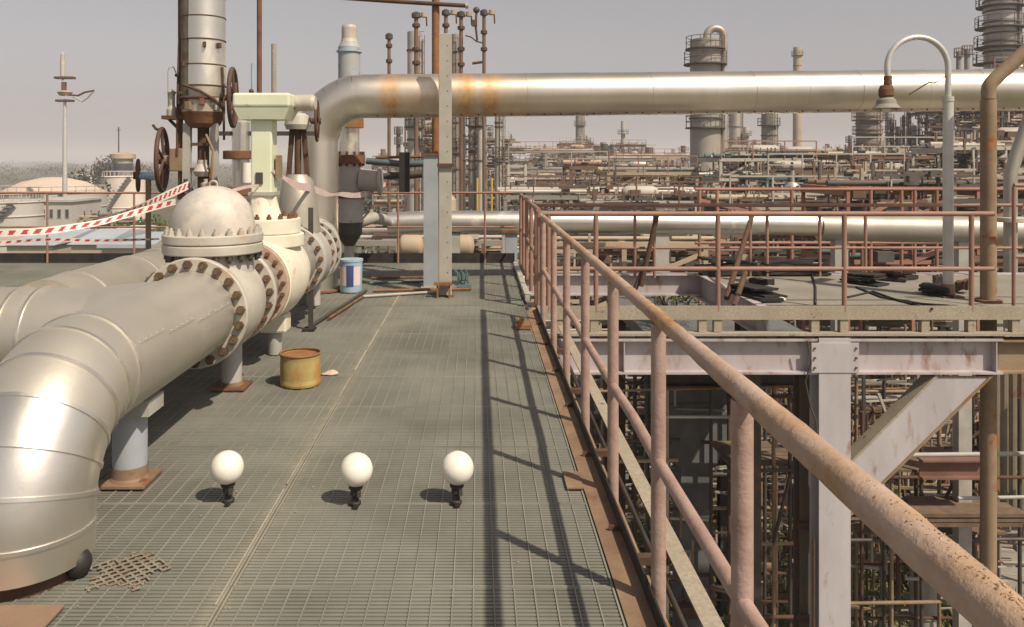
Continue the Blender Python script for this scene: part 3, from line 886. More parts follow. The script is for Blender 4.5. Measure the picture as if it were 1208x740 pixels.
MB().box(AX - 0.02, AX + 0.22, 7.0, 7.2, 0.20, 0.36).build('drain_foot', M['cream'], t, bevel=0.02)
MB().cyl((AX + 0.1, 7.1, 0.003), (AX + 0.1, 7.1, 0.198), 0.06, 20).build('foot_post', M['grey'], t)
m = MB().box(AX + 0.115, AX + 0.145, 7.06, 7.18, 1.55, 1.75)
m.build('side_bracket', M['brownpipe'], t)


def handwheel(parent, c, axis, Rr, r, m, spokes=5, hub=0.04):
    MB().torus(c, axis, Rr, r, 30, 8).build('wheel_rim', m, parent)
    u, v, d = frame_of(Vector(axis))
    c = Vector(c)
    mm = MB()
    for i in range(spokes):
        a = 2 * math.pi * i / spokes + 0.4
        mm.cyl(c + d * 0.015, c + (u * math.cos(a) + v * math.sin(a)) * Rr, r * 0.7, 8)
    mm.build('wheel_spokes', m, parent)
    MB().cyl(c - d * hub, c + d * hub, hub * 0.9, 14).build('wheel_hub', m, parent)


# second small valve further along pipe A
t = thing('gate_valve', 'grey handwheel valve on the pipe just behind the green actuator head', 'valve', (AX, 8.5, 0))
MB().cyl((AX, 7.575, AZ), (AX, 8.05, AZ), 0.27, 32).build('barrel', M['clad_dull'], t)
flange(t, 8.06, 0.36, 0.055, M['grey'], 18, -1, M['rust'], 0.028)
flange(t, 8.13, 0.36, 0.055, M['grey'], 0)
MB().lathe([(0.30, 0), (0.36, 0.25), (0.30, 0.5)], (AX, 8.19, AZ), (0, 1, 0), 32, False).build('body', M['grey'], t)
flange(t, 8.70, 0.36, 0.05, M['grey'], 18, -1, M['rust'], 0.028)
MB().lathe([(0.24, 0), (0.20, 0.3), (0.16, 0.55), (0.10, 0.62)], (AX, 8.45, AZ + 0.25), (0, 0, 1), 28, False).build('bonnet', M['clad_dull'], t)
m = MB()
for s_ in (-1, 1):
    m.bar((AX + s_ * 0.10, 8.45, 1.5), (AX + s_ * 0.06, 8.45, 2.05), 0.045, 0.05)
m.build('yoke_arms', M['rust_dark'], t)
MB().cyl((AX, 8.45, 1.45), (AX, 8.45, 2.1), 0.035, 14).build('stem', M['rust_dark'], t)
MB().lathe([(0.0, 0), (0.12, 0.0), (0.14, 0.05), (0.12, 0.14), (0.07, 0.17), (0.0, 0.17)], (AX, 8.45, 2.03), (0, 0, 1), 24, True).build('gear_head', M['valve'], t)
MB().cyl((AX + 0.12, 8.45, 2.12), (AX + 0.19, 8.45, 2.12), 0.03, 12).build('gear_shaft', M['dark_steel'], t)
handwheel(t, (AX + 0.20, 8.45, 2.12), (1, 0.12, 0), 0.21, 0.014, M['rust_dark'])

# ---- tall piston actuator on pipe B
t = thing('piston_actuator', 'tall silver clad cylinder on a rusty yoke behind the domed valve', 'actuator', (BX, 7.8, 0))
Y = 7.8
m = MB().lathe([(0.28, 0), (0.34, 0.25), (0.28, 0.5)], (BX, 7.45, AZ), (0, 1, 0), 28, False)
m.lathe([(0.28, 0.1), (0.24, 0.4), (0.20, 0.62)], (BX, Y, AZ), (0, 0, 1), 28, False)
m.build('valve_body', M['grey'], t)
flange(t, 7.25, 0.36, 0.06, M['grey'], 0, x=BX, name='end_flange')
MB().disc((BX, Y, 1.33), (0, 0, 1), 0.04, 0.24, 0.06, 28).build('yoke_base', M['rust'], t)
bolt_ring(t, (BX, Y, 1.39), (0, 0, 1), 0.20, 10, 0.025, 0.06, M['dark_steel'])
for sx in (-0.14, 0.13):
    for sy in (-0.06,):
        MB().bar((BX + sx, Y + sy, 1.38), (BX + sx * 0.95, Y + sy, 2.06), 0.07, 0.06).build('yoke_leg', M['grey'], t)
MB().cyl((BX, Y, 1.39), (BX, Y, 2.05), 0.055, 16).build('piston_rod', M['rust_dark'], t)
MB().lathe([(0.0, 0), (0.06, 0), (0.09, 0.05), (0.05, 0.12), (0.05, 0.16)], (BX, Y - 0.03, 1.55), (0, 0, 1), 18, True).build('rod_clamp', M['valve'], t)
for z in (1.62, 1.86):
    MB().bar((BX - 0.105, Y - 0.06, z), (BX + 0.095, Y - 0.06, z), 0.03, 0.03).build('yoke_rung', M['rust_dark'], t)
MB().lathe([(0.05, 0), (0.13, 0.0), (0.165, 0.04), (0.185, 0.10), (0.205, 0.15)], (BX, Y, 2.02), (0, 0, 1), 32, True).build('lower_cap', M['rust'], t)
zz = [2.17, 2.42, 2.62, 2.86, 3.08, 3.28, 3.42]
for k, (a, b) in enumerate(zip(zz[:-1], zz[1:])):
    MB().cyl((BX, Y, a), (BX, Y, b + 0.006), 0.203 + 0.003 * (k % 2), 36).build('cladding_section', M['clad'] if k else mat('rust_spotted_cladding', (0.58, 0.52, 0.43), (0.40, 0.33, 0.26), 0.45, 0.6, 4, 0.3, 5, bump=0.2), t)
    MB().torus((BX, Y, b), (0, 0, 1), 0.206, 0.007, 32, 6).build('clamp_band', M['rust_dark'], t)
MB().cyl((BX, Y, 3.425), (BX, Y, 3.47), 0.225, 36).build('top_flange', M['rust_dark'], t)
MB().tube([(BX - 0.215, Y - 0.02, 1.42), (BX - 0.215, Y - 0.02, 3.6)], 0.024, 14).build('side_pipe', M['rust'], t)
m = MB(); vs = []
for i in range(9):
    a = R(-172 + 58 * i / 8)
    for z in (2.19, 3.42):
        vs.append((BX + 0.2095 * math.cos(a), Y + 0.2095 * math.sin(a), z))
m.add(vs, [(2 * i, 2 * i + 2, 2 * i + 3, 2 * i + 1) for i in range(8)], True)
m.build('rust_panel', mat('rust_streaked_panel', (0.24, 0.21, 0.15), (0.13, 0.09, 0.06), 0.75, 0.1, 9, 0.32, 6, bump=0.2), t)
for k, (a, z, w, h, mm) in enumerate(((-2.5, 2.30, .05, .12, 'rust_dark'), (-1.9, 2.22, .06, .08, 'brownpipe'), (-1.3, 2.26, .05, .06, 'rust'), (-0.7, 2.24, .04, .12, 'grey'), (-2.2, 2.62, .035, .05, 'rust_dark'), (-1.2, 2.80, .03, .05, 'rust_dark'), (-0.55, 2.80, .03, .05, 'rust_dark'))):
    q = Vector((BX + 0.222 * math.cos(a), Y + 0.222 * math.sin(a), z))
    MB().obox(q, (w, 0.04, h), Matrix.Rotation(a + math.pi / 2, 3, 'Z')).build('fitting', M[mm], t, bevel=0.004)
for (a, z0, z1) in ((-2.75, 1.75, 2.9), (-0.35, 1.9, 2.6)):
    MB().tube([(BX + 0.24 * math.cos(a), Y + 0.24 * math.sin(a), z0), (BX + 0.235 * math.cos(a), Y + 0.235 * math.sin(a), (z0 + z1) / 2), (BX + 0.22 * math.cos(a), Y + 0.22 * math.sin(a), z1)], 0.012, 8).build('impulse_tube', M['rust_dark'], t)
for sx in (-0.1, 0.09):
    MB().lathe([(0.03, 0), (0.03, .05), (.045, .06), (.045, .09), (.02, .1), (.02, .13)], (BX + sx, Y - 0.2, 1.40), (0, 0, 1), 12, True).build('nipple', M['valve'] if sx > 0 else M['dark_steel'], t)
MB().tube([(BX + 0.06, Y - 0.1, 1.95), (BX + 0.16, Y - 0.2, 1.8), (BX + 0.12, Y - 0.16, 1.5)], 0.012, 8).build('impulse_tube', M['brownpipe'], t)
m = MB().tube(arc((BX, Y, 2.30), (1, 0, 0), (0, -1, 0), 0.225, 0.1, 3.4, 16) + [Vector((BX - 0.21, Y + 0.1, 2.55))], 0.016, 8)
m.tube([(BX - 0.12, Y - 0.21, 2.42), (BX + 0.04, Y - 0.225, 2.36), (BX + 0.17, Y - 0.19, 2.28), (BX + 0.22, Y - 0.1, 2.2)], 0.014, 8)
m.build('hose', M['rust_dark'], t)
handwheel(t, (BX + 0.30, Y - 0.05, 2.31), (1, 0.16, 0), 0.275, 0.022, M['wheel'], 6, 0.05)
MB().cyl((BX + 0.18, Y, 2.31), (BX + 0.34, Y - 0.05, 2.31), 0.03, 12).build('wheel_shaft', M['rust_dark'], t)
handwheel(t, (BX - 0.40, Y, 1.71), (1, 0.2, 0), 0.30, 0.022, M['wheel'], 6, 0.05)
MB().cyl((BX - 0.46, Y, 1.71), (BX - 0.15, Y, 1.71), 0.045, 14).build('gear_shaft', M['brownpipe'], t)
MB().box(BX - 0.30, BX - 0.16, Y - 0.09, Y + 0.09, 1.60, 1.82).build('gear_box', M['brownpipe'], t, bevel=0.01)
MB().tube([(BX - 0.40, Y, 1.99), (BX - 0.46, Y, 2.01), (BX - 0.49, Y, 2.05)], 0.014, 8).build('crank_handle', M['rust_dark'], t)
# little bracket platform with a pale instrument
t = thing('instrument_stand', 'small bracketed instrument with a thin bent aerial left of the tall cylinder', 'instrument', (BX - 0.3, 7.8, 2.1))
MB().box(BX - 0.37, BX - 0.12, 7.7, 7.9, 2.10, 2.135).build('bracket_shelf', M['rust_dark'], t)
MB().bar((BX - 0.33, 7.8, 2.10), (BX - 0.18, 7.8, 1.95), 0.025, 0.025).build('strut', M['rust_dark'], t)
MB().lathe([(0.0, 0), (0.05, 0), (0.05, 0.06), (0.028, 0.1), (0.028, 0.2), (0.04, 0.23), (0.0, 0.26)], (BX - 0.305, 7.8, 2.136), (0, 0, 1), 16, True).build('gauge_body', M['valve'], t)
MB().tube([(BX - 0.34, 7.8, 2.14), (BX - 0.345, 7.8, 2.56), (BX - 0.335, 7.8, 2.60), (BX - 0.29, 7.8, 2.61), (BX - 0.265, 7.8, 2.55)], 0.006, 6).build('aerial', M['grey'], t)
MB().sph((BX - 0.262, 7.8, 2.53), 0.017, 10, 8).build('aerial_tip', M['black'], t)
# small blue barred pair of handwheels further left
t = thing('twin_handwheel', 'blue spindle carrying two small dark handwheels above the left pipes', 'valve', (XP(177, 9.0), 9.0, 0))
YY = 9.0
MB().cyl((XP(163, YY), YY, ZP(207, YY)), (XP(192, YY), YY, ZP(209, YY)), 0.045, 14).build('spindle', M['paleblue'], t)
handwheel(t, (XP(163, YY), YY, ZP(207, YY)), (1, 0.35, 0), 0.17, 0.018, M['rust_dark'], 4, 0.05)
handwheel(t, (XP(191, YY), YY, ZP(211, YY)), (1, 0.35, 0), 0.12, 0.016, M['rust_dark'], 4, 0.04)
MB().cyl((XP(175, YY), YY, 0), (XP(175, YY), YY, ZP(210, YY)), 0.03, 12).build('stand', M['brownpipe'], t)
MB().box(XP(168, YY), XP(182, YY), YY - .1, YY + .1, 0.0, 0.03).build('foot', M['rust'], t)
# silver vessel between dome and green column
YY = 9.4
t = thing('silver_vessel', 'silver vertical drum with rusty flanges standing behind the pale green column', 'vessel', (XP(284, YY), YY, 0))
vx = XP(284, YY)
MB().cyl((vx, YY, 1.25), (vx, YY, 2.15), 0.10, 24).build('barrel', M['clad'], t)
MB().cyl((vx, YY, 2.15), (vx, YY, 2.3), 0.085, 20).build('neck', M['grey'], t)
for z in (1.72, 1.30):
    MB().disc((vx, YY, z), (0, 0, 1), 0.02, 0.2, 0.10, 24).build('rusty_flange', M['rust'], t)
MB().cyl((vx, YY, 0.0), (vx, YY, 1.25), 0.13, 20).build('lower_barrel', M['grey'], t)
MB().cyl((vx + 0.10, YY - 0.1, 1.45), (vx + 0.10, YY - 0.1, 1.68), 0.055, 16).build('side_drum', M['white'], t)
MB().bar((vx - 0.3, YY, 2.02), (vx + 0.9, YY, 2.02), 0.05, 0.05).build('tie_bar', M['dark_steel'], t)
# poles behind the green head
for (p, y, ptop, r_, mm, lab) in ((306, 9.9, -40, 0.032, 'rust', 'tall thin rust red pole rising above the pale green head'),
                                  (323, 12.6, 52, 0.04, 'toe', 'short beige pole right of the tall rust red pole'),
                                  (298, 11.0, 75, 0.022, 'paleblue', 'thin bluish pole with a dark knob left of the rust red pole')):
    t = thing('pole', lab, 'pole', (XP(p, y), y, 0))
    MB().cyl((XP(p, y), y, 0), (XP(p, y), y, ZP(ptop, y)), r_, 12).build('shaft', M[mm], t)
    if mm == 'paleblue':
        MB().sph((XP(p - 1, y), y - 0.02, ZP(108, y)), 0.035, 10, 8).build('knob', M['rust_dark'], t)
    else:
        MB().disc((XP(p, y), y, 0), (0, 0, 1), 0.0, r_ * 2.6, 0.02, 14).build('foot', M['rust'], t)

# ---- main overhead pipe
LX, LY, LZ, LR = -2.13, 10.6, 2.55, 0.287
ex, ey, ez = 8.2, 11.25, 2.70
t = thing('overhead_pipe', 'huge silver clad pipe crossing the whole view overhead, stained orange at its left', 'pipe', (LX, LY, 0))
er = 0.62
pts = [Vector((LX, LY, z)) for z in (0.02, 0.5, 1.0, 1.3, 1.6, LZ - er)] + arc((LX + er, LY, LZ - er), (-1, 0, 0), (0, 0, 1), er, 0, math.pi / 2, 20)[1:]
sx = LX + er
xs = [sx + 0.15, XP(495, LY), XP(518, LY), XP(560, LY), XP(620, 10.75), XP(692, 10.8), XP(765, 10.85), XP(838, 10.9), XP(884, 10.95), XP(945, 11.0), XP(1007, 11.05), XP(1085, 11.1), XP(1150, 11.15), 7.9, ex]
for x in xs:
    f = (x - sx) / (ex - sx)
    pts.append(Vector((x, LY + (ey - LY) * f, LZ + (ez - LZ) * f)))
n0 = 6
clad_pipe(t, pts, LR, [3, 5, 8, 11, 14, 17, 20, 23] + list(range(26, len(pts) - 1)), M['clad_main'], n=40, ridge=False)
# bead rings
bx = [k for k in range(27, len(pts) - 1)]
for k in bx:
    d = (pts[k + 1] - pts[k]).normalized()
    MB().tube([pts[k] - d * 0.009, pts[k] + d * 0.009], LR + 0.005, 36).build('swaged_bead', M['clad_main'], t)
m = MB()
for i in range(44):      # fixing screws along the lower edge of the jacket
    f = i / 43
    x = sx + 0.2 + (ex - sx - 0.3) * f
    q = Vector((x, LY + (ey - LY) * (x - sx) / (ex - sx), LZ + (ez - LZ) * (x - sx) / (ex - sx)))
    m.sph(q + Vector((0, -0.12, -0.268)), 0.011, 6, 4)
m.build('jacket_screws', M['rust_dark'], t, kind='stuff')
MB().disc((LX, LY, 0.003), (0, 0, 1), 0.2, 0.36, 0.03, 36).build('foot_flange', M['rust'], t)
# tee from pipe A to the riser
t = thing('pipe_spool', 'grey spool with a bolted flange joining the handwheel valve to the tall riser', 'pipe', (AX, 9.4, 0))
MB().tube([(AX, 8.755, AZ), (AX, 9.3, AZ), (AX - 0.1, 10.0, AZ), (LX, LY, AZ)], 0.27, 28).build('barrel', M['grey'], t)
MB().disc((AX, 9.0, AZ), (0, 1, 0), 0.2, 0.36, 0.05, 36).build('flange', M['grey'], t)
bolt_ring(t, (AX, 9.0, AZ), (0, 1, 0), 0.32, 18, 0.026, 0.05, M['rust_dark'], 0.2, side=-1)
MB().cyl((AX - 0.05, 9.5, 0.003), (AX - 0.05, 9.5, 0.45), 0.08, 18).build('foot_post', M['grey'], t)

# ---- posts in front of the overhead pipe
t = thing('steel_post', 'pale grey flat steel post standing in front of the stained overhead pipe', 'post', (XP(525.5, 10.2), 10.2, 0))
x = XP(525.5, 10.2)
MB().box(x - 0.08, x + 0.08, 10.11, 10.2, 0.012, ZP(40, 10.15)).build('shaft', M['post'], t, bevel=0.006)
MB().box(x - 0.11, x + 0.11, 10.07, 10.24, 0.0, 0.0115).build('base_plate', M['rust'], t)
m = MB()
for i in range(16):
    m.cyl((x + 0.03, 10.104, 0.3 + i * 0.19), (x + 0.03, 10.1095, 0.3 + i * 0.19), 0.006, 8)
m.build('bolt_holes', M['dark_steel'], t, kind='stuff')
MB().box(x - 0.10, x + 0.12, 10.07, 10.105, ZP(197, 10.1), ZP(193, 10.1)).build('clip', M['rust_dark'], t)
t = thing('steel_column', 'blue grey steel column beside the pale post carrying a rusty pipe', 'column', (XP(508, 10.9), 10.9, 0))
x = XP(508.5, 10.9)
MB().ibeam((x, 10.9, 0.012), (x, 10.9, ZP(184, 10.8)), 0.19, 0.19, 0.014, 0.012, up=(0, 1, 0)).build('shaft', M['bluegrey'], t)
MB().box(x - 0.13, x + 0.13, 10.77, 11.03, 0.0, 0.0115).build('base_plate', M['grey'], t)
MB().box(x - 0.13, x + 0.13, 10.78, 11.02, ZP(184, 10.8), ZP(181, 10.8)).build('cap_plate', M['rust'], t)
t = thing('rusty_riser', 'orange rusty vertical pipe standing on the blue grey column behind the overhead pipe', 'pipe', (x, 11.4, 0))
MB().cyl((XP(514, 11.5), 11.5, 0.0), (XP(514, 11.5), 11.5, 4.1), 0.055, 14).build('shaft', M['rust_orange'], t)
MB().cyl((XP(521, 11.5), 11.5, 1.5), (XP(521, 11.5), 11.5, 3.5), 0.025, 10).build('tracer_line', M['rust_dark'], t)
t = thing('cross_arm', 'dark horizontal arm at the top edge fixed to the orange rusty riser', 'arm', (XP(470, 11.4), 11.4, ZP(0, 11.4)))
MB().tube([P(395, -3, 11.42), P(460, 1.5, 11.42), P(551, 7, 11.42)], 0.030, 10).build('arm_pipe', M['rust_dark'], t)
MB().cyl(P(549, 7, 11.42), P(552.5, 7, 11.42), 0.04, 10).build('end_cap', M['grey'], t)

# ---- relief valve stack behind the riser
YY = 11.6
t = thing('relief_valve', 'tall flanged relief valve with a pale blue cap and rusty flanges right of the riser', 'valve', (XP(413, YY), YY, 0))
vx = XP(412, YY)


def zz_(p):
    return ZP(p, YY)


def lat(name, prof, mm, n=24):
    MB().lathe([(r * YY / F, zz_(p)) for (r, p) in prof], (vx, YY, 0), (0, 0, 1), n, True).build(name, M[mm], t)


lat('cap', [(0, 30), (8, 30), (9, 33), (9, 46), (10, 50)], 'valve')
lat('upper_bonnet', [(10, 50), (13, 56), (13, 86), (13, 140)], 'fadedblue')
lat('side_blade', [(1, 58), (15, 60), (15, 62), (1, 64)], 'paleblue')
lat('upper_flange', [(5, 140), (17, 140), (17, 151), (5, 152)], 'rust_orange')
lat('spring_case', [(12, 150), (12, 184)], 'clad')
lat('mid_flange', [(5, 182), (19, 183), (19, 193), (5, 194)], 'rust')
lat('body', [(15, 192), (16, 200), (14, 228), (16, 236), (16, 262)], 'grey')
lat('lower_flange', [(5, 226), (18, 227), (18, 233), (5, 234)], 'rust_dark')
lat('reducer', [(16, 260), (15, 276), (6, 290)], 'dark_steel')
lat('drain_pipe', [(6, 288), (6, 329)], 'grey')
MB().tube([(vx + 0.15, YY, zz_(212)), (vx + 0.42, YY, zz_(214))], [0.17, 0.15], 20).build('outlet', M['grey'], t)
MB().disc((vx + 0.42, YY, zz_(214)), (1, 0, 0), 0.02, 0.2, 0.05, 24).build('outlet_flange', M['grey'], t)
m = MB()
for i in range(12):
    a = i * math.pi / 6
    m.cyl((vx + 0.205 * math.cos(a), YY + 0.205 * math.sin(a), zz_(196)), (vx + 0.205 * math.cos(a), YY + 0.205 * math.sin(a), zz_(179)), 0.018, 6)
m.build('flange_bolts', M['rust_dark'], t)
t = thing('pipe_manifold', 'teal and dark pipework with a small dark gauge board beside the relief valve', 'pipework', (XP(455, 12.2), 12.2, 0))
YY = 12.2
MB().tube([P(432, 190, YY), P(480, 194, YY), P(500, 193, YY)], 0.05, 12).build('teal_pipe', M['teal'], t)
MB().tube([P(430, 206, YY), P(470, 208, YY), P(498, 205, YY)], 0.06, 12).build('dark_pipe', M['dark_steel'], t)
MB().tube([P(440, 218, YY), P(452, 204, YY), P(472, 212, YY)], 0.045, 10).build('bluish_pipe', M['paleblue'], t)
MB().box(XP(473, YY), XP(485, YY), YY - .3, YY - .25, ZP(226, YY), ZP(180, YY)).build('gauge_board', M['black'], t)
MB().tube([P(443, 186, YY), P(500, 185, YY)], 0.02, 8).build('rusty_line', M['rust'], t)
MB().bar((XP(503, YY), YY, 0), P(503, 188, YY), 0.05, 0.05).build('leg', M['dark_steel'], t)
MB().tube([P(424, 262, YY), P(440, 257, YY), P(452, 259, 13.2), P(459, 264, 14.8)], 0.09, 14).build('lower_pipe', M['grey'], t)

# low silver pipe behind
t = thing('low_pipe', 'long low silver pipe running behind the railings from the relief valve to the right edge', 'pipe', (XP(800, 15), 15, 0))
pts = [P(458, 264, 14.8), P(500, 262, 14.8), P(560, 262, 14.8), P(620, 262, 14.8), P(690, 262, 14.8), P(760, 263, 14.8), P(840, 264, 14.8), P(905, 264, 14.8), P(965, 265, 14.8)]
for k, (a, b) in enumerate(zip(pts[:-1], pts[1:])):
    MB().tube([a, b + Vector((0.01, 0, 0))], 0.205 + 0.002 * (k % 2), 28).build('cladding_section', M['clad'], t)
pts = [P(966, 268, 14.8), P(1050, 270, 14.8), P(1130, 271, 14.8), P(1230, 273, 14.8)]
for a, b in zip(pts[:-1], pts[1:]):
    MB().tube([a, b], 0.245, 24).build('bare_section', M['brownpipe'] if a.x < 6 else M['clad_dull'], t)
s0 = None
for p in (535, 600, 780, 990, 1135):
    x = XP(p, 14.8)
    if s0 is None:
        s0 = MB().box(x - 0.12, x + 0.12, 14.7, 14.9, GROUND, ZP(262, 14.8) - 0.2).build('pedestal', M['grey'], t); sx0 = x
    else:
        again(s0, (x - sx0, 0, 0))
for i, (p, y) in enumerate(((603, 14.2),)):
    t = thing('pipe_support', 'short grey pedestal column at the far right corner of the grating', 'support', (XP(p, y), y, -0.6))
    MB().box(XP(596, y), XP(610, y), y - .1, y + .1, -0.6, ZP(274, y)).build('shaft', M['bluegrey'], t)
    MB().box(XP(592, y), XP(614, y), y - .15, y + .15, ZP(274, y), ZP(271, y)).build('cap_plate', M['rust'], t)

# ------------------------------------------------------------------ things on the walkway
# globe lamps
def globe(x, y, label):
    t = thing('globe_lamp', label, 'lamp', (x, y, 0), 'white globe lamps standing on the grating')
    m = MB().lathe([(0.0, 0.001), (0.028, 0.001), (0.030, 0.012), (0.020, 0.02), (0.018, 0.045), (0.026, 0.052), (0.026, 0.075), (0.034, 0.082), (0.036, 0.098), (0.03, 0.103)], (x, y, 0), (0, 0, 1), 20, True)
    m.build('socket', M['black'], t)
    m = MB()
    m.box(x + 0.012, x + 0.03, y - 0.036, y - 0.022, 0.05, 0.078)
    m.build('terminal', M['dark_steel'], t)
    MB().lathe([(0.081 * math.sin(a), 0.174 - 0.081 * math.cos(a)) for a in [0.38 + (math.pi - 0.38) * i / 18 for i in range(19)]], (x, y, 0), (0, 0, 1), 32, False).build('globe', M['white'], t)
    MB().box(x - 0.004, x + 0.020, y - 0.055, y - 0.03, 0.001, 0.014).build('cable_clip', M['black'], t)
    t.rotation_euler = (R(2.2 * math.sin(9 * x)), R(2.6 * math.cos(13 * x + 1)), 0)
    return t


for (px, py, lab) in ((270, 592, 'leftmost of the three white globe lamps, nearest the silver elbow'),
                      (419, 595, 'middle one of the three white globe lamps, right of the long seam'),
                      (538, 594, 'rightmost of the three white globe lamps, beside the railing shadow')):
    Y = F * EYE / (py - HZ)
    globe(XP(px, Y), Y, lab)

# rusty tin
x, y = XP(353, 6.1), 6.14
t = thing('rusty_tin', 'low round rust streaked yellow tin standing on the grating', 'tin', (x, y, 0))
MB().lathe([(0.0, 0.004), (0.150, 0.004), (0.153, 0.02), (0.149, 0.05), (0.151, 0.12), (0.149, 0.20), (0.152, 0.235)], (x, y, 0), (0, 0, 1), 36, True).build('drum', M['bucket'], t)
MB().torus((x, y, 0.238), (0, 0, 1), 0.152, 0.008, 36, 8).build('rim', M['rust_orange'], t)
MB().lathe([(0.146, 0.222), (0.1, 0.212), (0.0, 0.205)], (x, y, 0), (0, 0, 1), 30, False).build('sunken_lid', M['rust_orange'], t)
m = MB()
m.lathe([(0.0, 0.03), (0.03, 0.028), (0.05, 0.016), (0.055, 0.003), (0, 0.003)], (0, 0, 0), (0, 0, 1), 12, False)
m.v = [Vector((v.x * (1.25 + 0.3 * math.sin(7 * math.atan2(v.y, v.x))), v.y * (0.85 + 0.3 * math.cos(5 * math.atan2(v.y, v.x))), v.z * (0.8 + 0.35 * math.sin(40 * v.x + 25 * v.y)))) + Vector((XP(389, 6.4), 6.42, 0)) for v in m.v]
tag(m.build('crumpled_rag', M['pinkrag']), 'small pale pink rag lying right of the rusty tin', 'rag')
# pail
x, y = XP(414, 10.45), 10.45
t = thing('paint_pail', 'pale blue paint pail with a dark label standing at the foot of the riser', 'pail', (x, y, 0))
MB().lathe([(0, 0.004), (0.135, 0.004), (0.14, 0.02), (0.15, 0.40)], (x, y, 0), (0, 0, 1), 32, True).build('drum', M['paleblue'], t)
MB().lathe([(0.15, 0.40), (0.157, 0.402), (0.157, 0.43), (0.14, 0.432), (0, 0.425)], (x, y, 0), (0, 0, 1), 32, True).build('lid', M['paleblue'], t)


def patch(a0, a1, z0, z1, r, nm, mm):
    m = MB(); k = 8; vs = []
    for i in range(k + 1):
        a = R(a0 + (a1 - a0) * i / k)
        for z in (z0, z1):
            rr = r + 0.0255 * (z - 0.02) / 0.98
            vs.append((x + rr * math.sin(a), y - rr * math.cos(a), z))
    m.add(vs, [(2 * i, 2 * i + 2, 2 * i + 3, 2 * i + 1) for i in range(k)], True)
    m.build(nm, M[mm], t)


patch(-60, 62, 0.10, 0.34, 0.1435, 'label_band', 'pinkwhite')
patch(-14, 22, 0.09, 0.36, 0.1455, 'label_print', 'navy')
m = MB().tube(arc((x, y, 0.40), (1, 0, 0), (0, -0.55, -0.82), 0.155, 0, math.pi, 14), 0.004, 6)
m.build('handle', M['dark_steel'], t)
# brown plate in the front left corner
tag(MB().box(-2.0, -1.57, 2.66, 3.06, 0.004, 0.016).build('brown_plate', M['plywood'], bevel=0.003), 'flat reddish brown plate lying below the foreground elbow', 'plate')
# rusty bits
tag(MB().box(0.46, 0.545, 4.16, 4.38, 0.004, 0.012).build('rusty_plate', M['ledge']), 'small orange rusty plate at the grating edge beside the ledge', 'plate')
m = MB().box(0.38, 0.53, 8.1, 8.32, 0.003, 0.05)
m.box(0.40, 0.47, 8.14, 8.25, 0.0505, 0.10)
tag(m.build('rusty_bracket', M['rust_orange'], bevel=0.004), 'orange rusty bracket on the right edge of the grating near the railing corner', 'bracket')
# dark thin post and its rods
t = thing('thin_post', 'thin dark steel angle post standing right of the cream valve', 'post', (XP(366, 8.1), 8.1, 0))
MB().box(XP(364, 8.1), XP(364, 8.1) + 0.05, 8.08, 8.09, 0.0, 1.23).build('angle_leg', M['dark_steel'], t)
MB().box(XP(364, 8.1), XP(364, 8.1) + 0.008, 8.0905, 8.14, 0.0, 1.23).build('angle_web', M['rust_dark'], t)
MB().box(XP(358, 8.1), XP(372, 8.1), 8.03, 8.17, 0.0, 0.02).build('foot', M['black'], t)
for i, (a, b, mm, lab) in enumerate((((364, 389), (432, 345), 'dark_steel', 'dark rod lying on the grating from the thin post toward the pail'),
                                    ((388, 378), (428, 352), 'rust', 'short rusty rod lying on the grating right of the thin post'),
                                    ((440, 345), (556, 343), 'rust_orange', 'orange rod lying across the foot of the pale steel post'),
                                    ((428, 352), (520, 346), 'post', 'pale rod lying in front of the blue grey column'),
                                    ((438, 330), (498, 329), 'rust', 'red brown pipe lying behind the pail'),
                                    ((436, 336), (505, 334), 'teal', 'teal pipe lying behind the blue grey column foot'))):
    def gp(q):
        Yq = F * EYE / (q[1] - HZ)
        return Vector((XP(q[0], Yq), Yq, 0.022))
    tag(MB().cyl(gp(a), gp(b), 0.018, 10).build('steel_rod', M[mm]), lab, 'rod', 'rods lying on the far grating')
m = MB().box(XP(512, 10.0), XP(533, 10.0), 9.98, 10.08, 0.155, 0.19)
m.box(XP(515, 10.0), XP(517, 10.0), 10.0, 10.06, 0.0, 0.154)
m.box(XP(529, 10.0), XP(531, 10.0), 10.0, 10.06, 0.0, 0.154)
tag(m.build('step_bracket', M['rust_orange']), 'orange rusty step bracket at the foot of the pale steel post', 'bracket')
m = MB()
for i in range(7):
    a = P(535 + i * 2.2, 318 + (i % 3) * 2, 11.4); b = P(541 + i * 1.8, 334 - (i % 2) * 3, 11.0)
    m.tube([a, (a + b) / 2 + Vector((0.02, 0, 0.03)), b], 0.012, 6)
tag(m.build('hose_bundle', M['teal']), 'tangle of teal and dark hoses right of the pale steel post', 'hoses')
m = MB().box(XP(540, 10.8), XP(556, 10.8), 10.7, 10.9, 0.0, 0.03)
tag(m.build('hose_tray', M['teal'], bevel=0.004), 'flat teal tray under the hose tangle', 'tray')

